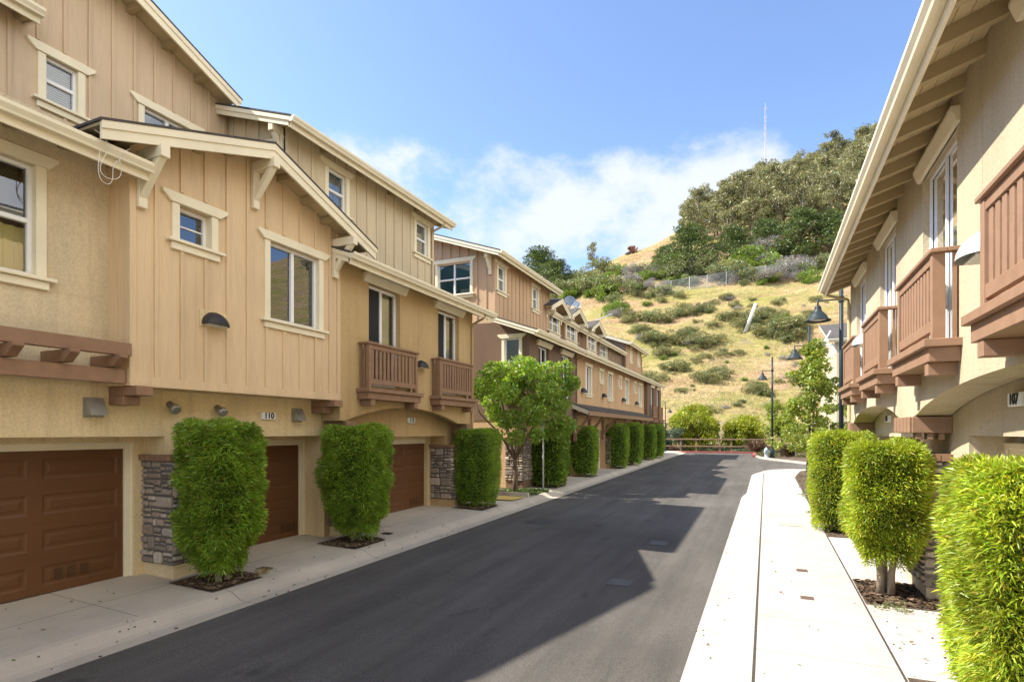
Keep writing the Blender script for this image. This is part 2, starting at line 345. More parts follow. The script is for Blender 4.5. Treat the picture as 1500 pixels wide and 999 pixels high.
def french(th, f, u0, u1, z0, z1, inset=.12, flip=False, inside='curtain', lab=None, hd=(.13, .16, .21, .22), closed=False):
    """juliet french door: window > pane, open leaf, header, recess"""
    b = MB(); fw, d = (.03 if closed else .06), .08; wi = -inset; um = (u0+u1)/2; hm = .018 if closed else .04; d = .035 if closed else d
    b.box(f, u0, u1, wi-d, wi, z1-fw, z1); b.box(f, u0, u1, wi-d, wi, z0, z0+.04)
    for a, c in ((u0,u0+fw), (u1-fw,u1), (um-hm,um+hm)): b.box(f, a, c, wi-d, wi, z0+.04, z1-fw)
    o = b.build('french_door', 'white', th, bevel=.004)
    sides = ((u0+fw, um-.04), (um+.04, u1-fw)); opn, gls = sides if not flip else sides[::-1]
    p = MB(); p.poly([f.p(gls[0],wi-.04,z0+.04), f.p(gls[1],wi-.04,z0+.04), f.p(gls[1],wi-.04,z1-fw), f.p(gls[0],wi-.04,z1-fw)]); p.build('pane', 'glass', o, recalc=False)
    if closed:
        p = MB(); p.poly([f.p(opn[0],wi-.035,z0+.04), f.p(opn[1],wi-.035,z0+.04), f.p(opn[1],wi-.035,z1-fw), f.p(opn[0],wi-.035,z1-fw)]); p.build('pane', 'glass', o, recalc=False)
    else: s = MB(); s.box(f, opn[0], opn[1], wi-.05, wi-.03, z0+.04, z1-fw); s.build('insect_screen', 'screen', o)
    k = MB(); dk = wi-.4; U0, U1, Z0, Z1 = u0, u1, z0, z1; u0 += .004; u1 -= .004; z0 += .004; z1 -= .004
    k.poly([f.p(u0,dk,z0), f.p(u1,dk,z0), f.p(u1,dk,z1), f.p(u0,dk,z1)], 1)
    for P in (((u0,z0),(u1,z0)), ((u1,z0),(u1,z1)), ((u1,z1),(u0,z1)), ((u0,z1),(u0,z0))):
        (x1,y1),(x2,y2) = P; k.poly([f.p(x1,wi-d,y1), f.p(x2,wi-d,y2), f.p(x2,dk,y2), f.p(x1,dk,y1)], 1)
    n = 16
    if inside == 'curtain':
        for i in range(n):
            a, c = (gls[0]+(gls[1]-gls[0])*(i+q)/n for q in (0, 1)); k.poly([f.p(a,wi-.2+.02*math.sin(i*2.1),z0), f.p(c,wi-.2+.02*math.sin(i*2.1+2.1),z0), f.p(c,wi-.2+.02*math.sin(i*2.1+2.1),z1), f.p(a,wi-.2+.02*math.sin(i*2.1),z1)], 0)
    k.build('curtain' if inside == 'curtain' else 'room_recess', [('curtain_slate' if closed else 'curtain') if inside == 'curtain' else 'dark', 'dark'], o); u0, u1, z0, z1 = U0, U1, Z0, Z1
    h = MB(); h.wz(f, [(-.02, z1), (.04, z1), (hd[0], z1+hd[1]), (hd[0], z1+hd[2]), (-.02, z1+hd[2])], u0-hd[3], u1+hd[3])
    h.build('header_trim', 'cream', o, bevel=.006)
    return o
def balcony(th, f, u0, u1, z0, z1, m, w=.24):
    """balcony > rail, baluster, post, floor_ledge, corbel"""
    b = MB(); b.box(f, u0-.12, u1+.12, -.02, w+.13, z0-.085, z0); b.box(f, u0-.07, u1+.07, -.02, w+.075, z0-.24, z0-.087)
    o = b.build('balcony', m, th, bevel=.006)
    r = MB(); r.box(f, u0-.05, u1+.05, w-.10, w+.055, z1-.045, z1); r.box(f, u0+.07, u1-.07, w-.035, w+.02, z1-.15, z1-.047)
    for u in (u0-.05, u1-.055): r.box(f, u, u+.105, -.02, w-.102, z1-.045, z1)
    r.box(f, u0+.07, u1-.07, w-.035, w+.02, z0+.10, z0+.22); r.build('rail', m, o, bevel=.005)
    for u in (u0, u1-.09):
        p = MB(); p.box(f, u, u+.09, w-.06, w+.03, z0+.001, z1-.047); p.build('post', m, o, bevel=.005)
    n = int((u1-u0-.18)/.135); base = None
    for i in range(n):
        u = u0+.09+(u1-u0-.18)*(i+.5)/n
        if base is None:
            q = MB(); q.box(f, u-.042, u+.042, w-.022, w+.006, z0+.222, z1-.152); base = q.build('baluster', m, o, bevel=.004); ub = u
        else: rep(base, tuple(f.U*(u-ub)))
    for s_ in (u0, u1-.03):
        q = MB()
        for kk in range(2): q.box(f, s_, s_+.03, .02+kk*.10, .055+kk*.10, z0+.001, z1-.05)
        q.build('side_balusters', m, o)
    for u in (u0+.04, u1-.18):
        q = MB(); q.wz(f, [(-.02, z0-.38), (w+.06, z0-.38), (w+.06, z0-.242), (-.02, z0-.242)], u, u+.14); q.build('corbel', m, o, bevel=.006)
    return o
def bracket(th, f, u, zt, wl=.62, drop=.78, m='cream', wd=.13):
    b = MB(); b.box(f, u-wd/2, u+wd/2, 0, .085, zt-drop, zt-.002); b.box(f, u-wd/2, u+wd/2, .086, wl, zt-.17, zt)
    b.wz(f, [(.086, zt-drop+.14), (.086, zt-drop+.30), (wl-.20, zt-.171), (wl-.06, zt-.171)], u-wd/2+.012, u+wd/2-.012)
    return b.build('bracket', m, th, bevel=.008)
def gutter(par, f, u0, u1, w, z, m='cream'):
    b = MB(); b.wz(f, [(w,z-.13), (w+.09,z-.13), (w+.10,z-.10), (w+.135,z-.05), (w+.135,z-.005), (w+.12,z-.005), (w+.12,z-.03), (w+.01,z-.03), (w,z)], u0, u1)
    return b.build('gutter', m, par)
def shed(th, f, u0, u1, we, ze, wb, s=.35, raft=.6, rake=(True, True), soffit='soffit', gut=True, rmat='rafter', over=None, ridge=True):
    """roof > soffit, fascia, gutter, rafter..., barge_board"""
    zb = ze+s*(we-wb); th_ = .035
    b = MB(); b.wz(f, [(we+.03, ze+.002), (wb, zb+.012), (wb, zb+.012+th_), (we+.03, ze+.002+th_)], u0-.03, u1+.03)
    ro = b.build('roof', 'roof', th)
    b = MB(); n = max(1, int((we-(over if over is not None else we-1.2))/.14)); we2 = over if over is not None else we-1.2
    for i in range(n):
        a = we-.03-(we-.03-we2)*i/n; c = we-.03-(we-.03-we2)*(i+1)/n+.006
        b.wz(f, [(a, ze+s*(we-a)-.035), (c, ze+s*(we-c)-.035), (c, ze+s*(we-c)), (a, ze+s*(we-a))], u0+.03, u1-.03)
    b.build('soffit', soffit, ro)
    b = MB(); b.box(f, u0, u1, we-.03, we, ze-.21, ze-.002); b.build('fascia', 'cream', ro)
    if gut: gutter(ro, f, u0-.02, u1+.02, we+.002, ze+.02)
    if raft:
        n = int((u1-u0-.12)/raft); base = None
        for i in range(n+1):
            u = u0+.12+i*(u1-u0-.24)/max(1, n)
            if base is None:
                b = MB(); a, c = we-.035, we2
                b.wz(f, [(a, ze+s*(we-a)-.17), (c, ze+s*(we-c)-.19), (c, ze+s*(we-c)-.037), (a, ze+s*(we-a)-.037)], u-.045, u+.045); base = b.build('rafter', rmat, ro); ub = u
            else: rep(base, tuple(f.U*(u-ub)))
    for fl, u, sg in ((rake[0], u0, 1), (rake[1], u1, -1)):
        if not fl: continue
        b = MB(); x0, x1 = (u, u+.04) if sg > 0 else (u-.04, u)
        b.wz(f, [(we+.002, ze-.19), (wb, zb-.19), (wb, zb+.01), (we+.002, ze)], x0, x1)
        x0, x1 = (u-.022, u-.001) if sg > 0 else (u+.001, u+.022)
        b.wz(f, [(we+.002, ze-.085), (wb, zb-.085), (wb, zb+.01), (we+.002, ze)], x0, x1)
        b.build('barge_board', 'cream', ro)
    return ro
def gable(th, f, uc, half, zt, s, w0, w1, soffit='soffit', tails=True, shadow=True):
    """gable roof with ridge along w, front at w1: roof > soffit, barge_board, outlooker"""
    zp = zt+s*half; t = .035
    b = MB()
    for sg in (-1, 1):
        b.uz(f, [(uc, zp+.012), (uc+sg*(half+.03), zt+.012-s*.03), (uc+sg*(half+.03), zt+.012-s*.03+t), (uc, zp+.012+t)], w0, w1+.03)
    ro = b.build('roof', 'roof', th)
    b = MB()
    for sg in (-1, 1): b.uz(f, [(uc, zp-.03), (uc+sg*half, zt-.03), (uc+sg*half, zt+.008), (uc, zp+.008)], w0, w1-.04)
    b.build('soffit', soffit, ro)
    for sg in (-1, 1):
        b = MB(); b.uz(f, [(uc, zp-.24), (uc+sg*half, zt-.22), (uc+sg*half, zt+.01), (uc, zp+.01)], w1-.04, w1)
        b.uz(f, [(uc, zp-.10), (uc+sg*(half+.01), zt-.09), (uc+sg*(half+.01), zt+.01), (uc, zp+.01)], w1+.001, w1+.022); b.build('barge_board', 'cream', ro)
        if tails:
            for k in range(1, 5):
                u = uc+sg*half*k/5.; z = zp-s*half*k/5.
                b = MB(); b.box(f, u-.05, u+.05, w1-.55, w1-.042, z-.15, z-.033); b.build('outlooker', 'rafter', ro)
    return ro
def garage_door(th, f, u0, u1, z0, z1, m='garage', rows=4, cols=3, vents=True):
    b = MB(); ops = []; H = (z1-z0)/rows; Wc = (u1-u0)/cols
    for r in range(rows):
        for c in range(cols): ops.append((u0+c*Wc+.09, u0+(c+1)*Wc-.09, z0+r*H+.11, z0+(r+1)*H-.11))
    wall(b, f, u0, u1, z0, z1, .04, ops)
    for a, c, d, e in ops:
        R = [[(a,d),(c,d),(c,e),(a,e)]]
        for k, w in ((.03, -.02), (.06, -.02), (.10, -.002)): R.append([(a+k,d+k),(c-k,d+k),(c-k,e-k),(a+k,e-k)])
        ws = [0, -.013, -.013, -.003]
        for i in range(3):
            for j in range(4):
                p, q = R[i][j], R[i][(j+1) % 4]; p2, q2 = R[i+1][j], R[i+1][(j+1) % 4]
                b.poly([f.p(p[0],ws[i],p[1]), f.p(q[0],ws[i],q[1]), f.p(q2[0],ws[i+1],q2[1]), f.p(p2[0],ws[i+1],p2[1])])
        b.poly([f.p(x,ws[3],y) for x, y in R[3]])
    for r in range(1, rows): b.box(f, u0, u1, -.012, .003, z0+r*H-.008, z0+r*H+.008)
    o = b.build('garage_door', m, th)
    if vents:
        for i in range(3):
            u = u0+(u1-u0)*.80+i*.17; v = MB()
            for k in range(5): v.box(f, u, u+.11, -.004, .006, z0+.17+k*.034, z0+.19+k*.034)
            v.build('vent_grille', 'garage_vent', o)
    t = MB(); t.box(f, u0-.14, u0, -.05, .05, z0-.02, z1+.14); t.box(f, u1, u1+.14, -.05, .05, z0-.02, z1+.14); t.box(f, u0+.001, u1-.001, -.05, .05, z1, z1+.14)
    for a, c in ((u0-.17, u0-.08), (u1+.08, u1+.17)): t.box(f, a, c, .051, .075, z0-.02, z1+.165)
    t.box(f, u0-.079, u1+.079, .051, .075, z1+.09, z1+.165)
    t.build('door_trim', 'cream', o, bevel=.006)
    return o
STONES = [(.36,.30,.235), (.42,.35,.275), (.36,.28,.21), (.30,.255,.205), (.46,.39,.31), (.38,.30,.23), (.32,.27,.22), (.50,.43,.345)]
def stone_face(b, f, u0, u1, z0, z1, w=0):
    def split(a, c, d, e):
        wd, ht = c-a, e-d
        if (wd < .25 and ht < .13) or (random.random() < .22 and wd < .40 and ht < .30):
            gp = .012; dp = random.uniform(.02, .06); col = random.choice(STONES); kk = random.uniform(.72, 1.2); col = tuple(x*kk for x in col)
            cu = lambda: random.uniform(.25, 1.)*min(.05, wd*.28, ht*.32); q = []
            for (x, y, sx, sy) in ((a+gp, d+gp, 1, 1), (c-gp, d+gp, -1, 1), (c-gp, e-gp, -1, -1), (a+gp, e-gp, 1, -1)):
                k1, k2 = cu(), cu(); P1, P2 = (x+sx*k1, y+sy*random.uniform(0, .012)), (x+sx*random.uniform(0, .012), y+sy*k2)
                q += [P2, P1] if sx*sy > 0 else [P1, P2]
            mx_, my_ = (a+c)/2, (d+e)/2; qi = [(mx_+(x-mx_)*(1-.05/wd), my_+(y-my_)*(1-.045/ht)) for x, y in q]
            A = [f.p(x, w, y) for x, y in q]; B = [f.p(x, w+dp*.6, y) for x, y in q]; C = [f.p(x, w+dp+random.uniform(-.006,.006), y) for x, y in qi]
            for i in range(8):
                j = (i+1) % 8; b.poly([A[i], A[j], B[j], B[i]], 0, col); b.poly([B[i], B[j], C[j], C[i]], 0, col)
            b.poly(C, 0, col); return
        if wd/max(.01, ht) > random.uniform(1.2, 2.6) or ht < .12:
            m_ = a+wd*random.uniform(.35, .65); split(a, m_, d, e); split(m_, c, d, e)
        else:
            m_ = d+ht*random.uniform(.35, .65); split(a, c, d, m_); split(a, c, m_, e)
    split(u0, u1, z0, z1)
def pier(th, y0, y1, xb, xf, z0, zc, sgn, base_mat, base_h=.22):
    """stone pier > core, base, cap; xf is the street face"""
    xa, xc = min(xb, xf), max(xb, xf)
    b = MB(); b.box(W0, xa+.02, xc-.02, y0+.02, y1-.02, z0+base_h, zc-.05)
    o = b.build('stone_pier', 'mortar', th)
    s = MB(); fs = FL(xf-.02) if sgn > 0 else FR(xf+.02)
    stone_face(s, fs, y0, y1, z0+base_h, zc-.05, 0); stone_face(s, FE(y0+.02), xa, xc, z0+base_h, zc-.05, 0)
    s.build('stonework', 'stone', o)
    k = MB(); k.box(W0, xa+.035, xc-.035, y0+.035, y1-.035, z0-.3, z0+base_h-.002); k.build('base', base_mat, o)
    c = MB(); n = max(2, int((xc-xa+.12)/.115)); 
    for i in range(n):
        a = xa-.05+(xc-xa+.1)*i/n; e = a+(xc-xa+.1)/n-.012; c.box(W0, a, e, y0-.06, y0+.22, zc-.05, zc+.045)
    n = max(2, int((y1-y0-.2)/.115))
    for i in range(n):
        a = y0+.235+(y1-y0-.2)*i/n; e = a+(y1-y0-.2)/n-.012; c.box(W0, xc-.23 if sgn > 0 else xa-.05, xc+.05 if sgn > 0 else xa+.23, a, e, zc-.05, zc+.045)
    c.box(W0, xa-.035, xc+.035, y0-.045, y1+.045, zc-.045, zc+.03, 1); c.build('cap', ['brown_wood', 'mortar'], o)
    return o
def number_sign(th, f, u, z, txt, w=.33, h=.135, mirror=False):
    b = MB(); b.box(f, u, u+w, .0, .06, z, z+h); o = b.build('number_plate', 'number_plate', th, bevel=.006)
    cu = bpy.data.curves.new('numerals', 'FONT'); cu.body = txt; cu.size = h*1.0; cu.extrude = .003; cu.offset = .004; cu.align_x = 'CENTER'; cu.align_y = 'CENTER'
    t = bpy.data.objects.new('tmp', cu); COL.objects.link(t); bpy.context.view_layer.update()
    me = bpy.data.meshes.new_from_object(t.evaluated_get(bpy.context.evaluated_depsgraph_get())); bpy.data.objects.remove(t)
    me.materials.clear(); me.materials.append(M['number_ink']); base = f.p(0, 0, 0)
    o0 = Vector((0,0,0)); q = o
    while q is not None: o0 += q.location; q = q.parent
    sg = -1 if mirror else 1
    for v in me.vertices:
        x, y, zz = v.co; p = f.p(u+w/2+sg*x*1.15, .064+zz, z+h/2+y*1.1); v.co = p-o0
    n = bpy.data.objects.new('numerals', me); COL.objects.link(n); n.parent = o
    return o
def sconce(th, f, u, z, m, r=.21, depth=.2):
    b = MB(); b.box(f, u-r*1.1, u+r*1.1, 0, .02, z-.03, z+r*1.05); o = b.build('wall_lamp', 'st_yellow' if m == 'lamp_black' else m, th)
    s = MB(); nu, nv = 14, 6
    for i in range(nu):
        for j in range(nv):
            def P(ii, jj):
                a = math.pi*ii/nu; e = math.pi/2*jj/nv; rr = math.cos(e)
                return f.p(u-r*math.cos(a), .021+depth*math.sin(e)*math.sin(a)**.5 if math.sin(a) > 0 else .021, z+r*math.sin(a)*rr*1.0)
            s.poly([P(i,j), P(i+1,j), P(i+1,j+1), P(i,j+1)])
    s.build('lamp_shade', m, o, smooth=True)
    d = MB(); d.box(f, u-r*.75, u+r*.75, .022, depth*.7, z-.012, z+.004); d.build('lamp_glass', 'slat', o)
    return o
def vent_hood(th, f, u, z, w=.26, h=.28):
    b = MB(); b.box(f, u, u+w, 0, .03, z, z+h); o = b.build('vent_hood', 'steel', th)
    s = MB(); s.wz(f, [(.031, z+.03), (.17, z+.03), (.05, z+h-.01), (.031, z+h-.01)], u+.015, u+w-.015); s.build('hood', 'steel', o); return o
def pipe_vent(th, f, u, z):
    b = MB(); b.lathe(f.p(u, 0, z), [(.0,.0), (.055,.0), (.055,.10), (.085,.14), (.08,.2), (.05,.21), (0,.20)], 14, ax=tuple(f.N*.85+Vector((0,0,-.5)))); return b.build('pipe_vent', 'steel', th, smooth=True)
def downspout(th, f, u, pts, r=.035, m='st_ochre'):
    b = MB(); b.tube([f.p(u, w, z) for w, z in pts], r, 8); return b.build('downspout', m, th)
# ------------------------------------------------------------------ left near townhouse row (three storeys, gabled board bay, ochre stucco house)
def block_near():
    th = thing('townhouse_row', 'tan and ochre townhouse row with a gabled board bay over brown garages, nearest left', 'building', (-8.7, 5, 0))
    fg = FL(-8.7); G = [(.95, 5.73, .26, 2.28, 4), (6.98, 9.44, .26, 2.26, 2), (10.5, 14.51, .28, 2.2, 4)]
    ops = [(.72, 5.99, -.2, 2.475), (6.76, 9.72, -.2, 2.46), (10.28, 14.60, -.2, 2.42)]
    b = MB(); wall(b, fg, -7, 9.55, -.3, 3.24, .5, ops[:2]); b.build('garage_wall', 'st_yellow', th)
    b = MB(); wall(b, fg, 9.552, 15.36, -.3, 3.2, .5, ops[2:]); b.build('garage_wall', 'st_ochre', th, kind=None)
    for a, c, z0, z1, n in G: garage_door(th, FL(-9.33), a, c, z0, z1, cols=n)
    b = MB()
    for a, c in ((.0,6.75), (6.0,9.7), (10.0,15)): b.box(W0, -9.75, -9.42, a, c, -.1, 2.6)
    b.build('garage_back', 'dark', th)
    b = MB()
    for a, c, z0, z1 in ops: 
        b.box(fg, a-.1, a+.12, -.72, -.501, -.2, z1+.1); b.box(fg, c-.16, c+.1, -.72, -.501, -.2, z1+.1); b.box(fg, a+.121, c-.161, -.72, -.501, z1-.09, z1+.1)
    b.build('garage_reveal', 'st_yellow', th)
    pier(th, 5.95, 6.74, -9.25, -8.47, g(6)+.12, 2.14, 1, 'st_yellow', .26)
    pier(th, 9.68, 10.26, -9.2, -8.47, g(10)+.12, 2.14, 1, 'st_yellow', .26)
    pier(th, 14.56, 15.28, -9.2, -8.47, g(15)+.12, 2.12, 1, 'st_ochre', .26)
    # beige stucco house at the left edge
    fa = FL(-8.66); b = MB(); wall(b, fa, -7, 5.12, 3.242, 6.75, .2, [(2.7, 4.22, 4.56, 6.0), (-3.4, -1.8, 4.56, 6.0)]); b.box(fa, -7, 4.9, -.003, .004, 4.415, 4.421); b.build('stucco_wall', 'st_beige', th)
    window(th, fa, 2.7, 4.22, 4.56, 6.0, 'hung', .08, 'curtain_half', 'board', kink=False, label='tall window with a yellow curtain across its lower half')
    window(th, fa, -3.4, -1.8, 4.56, 6.0, 'hung', .08, 'curtain', 'board', kink=False)
    # brown pergola under it
    pg = MB(); pg.box(fa, -7, 5.09, .34, .44, 3.22, 3.42); o = pg.build('pergola', 'brown_wood', th, bevel=.008)
    q = MB(); q.box(fa, -7, 5.10, .46, .56, 3.60, 3.78); q.build('purlin', 'brown_wood', o, bevel=.008)
    u = 4.93; base = None
    for k in range(18):
        if base is None:
            q = MB(); q.wz(fa, [(.0, 3.44), (.5, 3.44), (.66, 3.56), (.66, 3.598), (.0, 3.598)], u-.06, u+.06); q.box(fa, u-.05, u+.05, 0, .12, 3.25, 3.438); base = q.build('joist', 'brown_wood', o, bevel=.006)
        else: rep(base, (0, -.6*k, 0))
    # gabled bay
    fb = FL(-8.2); top = lambda u: 7.46-.35*abs(u-7.25)-.035
    ops = [(5.86, 6.42, 5.47, 6.02), (7.6, 8.84, 4.58, 6.0)]
    b = MB(); wall(b, fb, 5.11, 9.45, 3.2, 6.6, .14, ops, top=top, extra=(7.25,))
    for u in (5.11, 9.33):
        b.box(fb, u, u+.12, -.5, -.141, 3.2, 6.72)
    b.box(fb, 5.24, 9.32, -.49, -.142, 3.2, 3.26); b.box(fb, 5.11, 9.45, .001, .03, 3.2, 3.34)
    for u in (5.11, 9.36): b.box(fb, u, u+.09, .001, .03, 3.342, top(u)-.01)
    battens(b, fb, 5.2, 9.36, 3.342, 6.6, .405, [trim_op(*o) for o in ops], top, off=.3)
    b.build('bay_wall', 'boards_tan', th)
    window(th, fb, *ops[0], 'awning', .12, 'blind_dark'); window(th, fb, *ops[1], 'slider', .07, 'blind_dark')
    gable(th, fb, 7.25, 2.78, 6.49, .35, -3.3, .5)
    for u in (5.27, 7.25, 9.28): bracket(th, fb, u, top(u)-.19, .57, .8)
    sconce(th, fb, 6.45, 4.26, 'lamp_black', .22, .2)
    for u in (5.14, 9.16):
        q = MB(); q.box(fg, u, u+.24, 0, .34, 2.93, 3.06); q.box(fg, u, u+.24, 0, .64, 3.062, 3.198); q.build('corbel', 'brown_wood', th, bevel=.008)
    vent_hood(th, fg, 4.8, 2.75); vent_hood(th, fg, 8.62, 2.74); pipe_vent(th, fg, 6.06, 2.99); pipe_vent(th, fg, 6.92, 2.97)
    number_sign(th, fg, 7.84, 2.78, '110'); number_sign(th, fg, 12.62, 2.78, '112')
    # ochre stucco house
    bot = lambda u: 2.78+.36*max(0, 1-((u-12.05)/2.45)**2) if 9.6 < u < 14.5 else 2.78
    ops = [(10.42, 11.62, 3.6, 5.9), (13.4, 14.55, 3.6, 5.9)]
    b = MB(); wall(b, fb, 9.46, 15.39, 3.2, 6.32, .16, ops, bot=bot, extra=[9.6+.35*i for i in range(15)])
    b.box(fb, 9.46, 15.39, -.003, .004, 4.60, 4.606); b.box(fb, 12.42, 12.426, -.003, .0042, 3.3, 6.2)
    b.box(fb, 9.46, 9.6, -.5, -.161, 2.78, 3.19); b.box(fb, 15.25, 15.39, -.5, -.161, 2.78, 6.3); b.build('stucco_wall', 'st_ochre', th)
    for o in ops: french(th, fb, *o); balcony(th, fb, o[0]-.33, o[1]+.38, 3.5, 4.52, 'brown_wood')
    sconce(th, fb, 12.5, 4.2, 'lamp_black', .2, .2)
    for u in (9.62, 14.95):
        q = MB(); q.box(fg, u, u+.3, 0, .40, 2.46, 2.60); q.box(fg, u, u+.3, 0, .55, 2.602, 2.777); q.build('corbel', 'brown_wood', th, bevel=.008)
    shed(th, FL(-8.66), -7, 5.23, .725, 6.28, -2.66, over=0, rake=(False, True))
    shed(th, fb, 9.22, 15.93, .465, 6.18, -1.42, over=0)
    downspout(th, fb, 15.3, [(.5, 6.05), (.42, 5.95), (.06, 5.80), (.045, 5.7), (.045, 2.8), (.045, .3)])
    # upper storey of the ochre house
    fu = FL(-9.6); ops = [(10.66, 11.3, 7.92, 8.9), (14.42, 15.06, 7.92, 8.9)]
    b = MB(); wall(b, fu, 9.33, 15.39, 6.5, 9.285, .14, ops); battens(b, fu, 9.33, 15.39, 6.6, 9.28, .40, [trim_op(*o) for o in ops], off=.4)
    for u in (9.33, 15.3): b.box(fu, u, u+.09, .001, .03, 6.6, 9.12)
    fs = FE(9.33); ts = lambda u: 9.16+.343*(-9.135-u)-.04
    b.poly([fs.p(-14, 0, 6.5), fs.p(-9.6, 0, 6.5), fs.p(-9.6, 0, ts(-9.6)), fs.p(-14, 0, ts(-14))]); battens(b, fs, -11.3, -9.62, 6.8, 9, .40, [(-10.35, -9.78, 8.0, 9.05)], ts, off=.1)
    b.box(fu, 15.392, 15.40, -4.3, -.01, 6.5, 9.6); b.build('upper_wall', 'boards_grey', th)
    for o in ops: window(th, fu, *o, 'hung', .05, 'blind')
    window(th, fs, -10.25, -9.9, 8.15, 8.85, 'fixed', .03, 'dark')
    ro = shed(th, fu, 9.0, 15.8, .465, 9.16, -4.4, .343, over=0, raft=1.2)
    bracket(th, fs, -9.7, 9.18, .32, .7)
    downspout(th, fu, 15.28, [(.5, 9.02), (.42, 8.93), (.06, 8.82), (.045, 8.7), (.045, 6.9)], m='boards_grey')
    # big street gable behind
    f1 = FL(-11.33); t1 = lambda u: 11.37-.385*abs(u-5.63)-.035
    ops = [(5.66, 6.17, 8.24, 9.03), (7.36, 8.4, 8.0, 9.03)]
    b = MB(); wall(b, f1, 2.0, 9.32, 6.5, 9.8, .14, ops, top=t1, extra=(5.63,)); wall(b, f1, -7, 1.99, 6.5, 9.6, .14, ()); battens(b, f1, -6.8, 9.3, 7.2, 9.8, .406, [trim_op(*o) for o in ops], lambda u: t1(u) if u > 2 else 9.5, off=.17)
    b.build('gable_wall', 'boards_taupe' if False else 'boards_tan2', th)
    window(th, f1, *ops[0], 'hung', .05, 'blind'); window(th, f1, *ops[1], 'slider', .05, 'blind')
    gable(th, f1, 5.63, 3.57, 10.0, .385, -5, .53)
    shed(th, f1, -7, 5.39, .40, 9.47, .0, .2, over=0, raft=1.2)
    b = MB(); b.box(W0, -18, -14.1, -7, 15.3, -.2, 9.2); b.box(W0, -14.1, -11.6, -7, 9.3, -.2, 9.2); b.box(W0, -14.1, -9.8, 15.2, 15.38, -.2, 9.0); b.box(W0, -9.8, -8.4, 15.2, 15.38, -.2, 6.2); b.build('rear_wall', 'st_beige', th)
    b = MB(); b.wz(FL(0), [(-18.5, 9.2), (-14, 10.83), (-14, 10.87), (-18.5, 9.24)], -7.2, 15.8); b.build('rear_roof', 'roof', th)
    c = MB(); pts = []
    for i in range(25):
        t = i/24; pts.append((-7.86+.03*math.sin(t*9), 4.42+.42*t+.04*math.sin(t*14), 6.33-.5*math.sin(math.pi*t)**1.2+.05*math.sin(t*11)))
    c.tube(pts, .005, 5); pts2 = [(x+.03, y+.05*math.sin(i*.5)+.04, z+.07) for i, (x, y, z) in enumerate(pts)]; c.tube(pts2, .005, 5); c.build('hanging_cable', 'cable', th)
    return th
M['boards_tan2'] = boards('mocha_board_paint', (.61,.465,.305))
block_near()
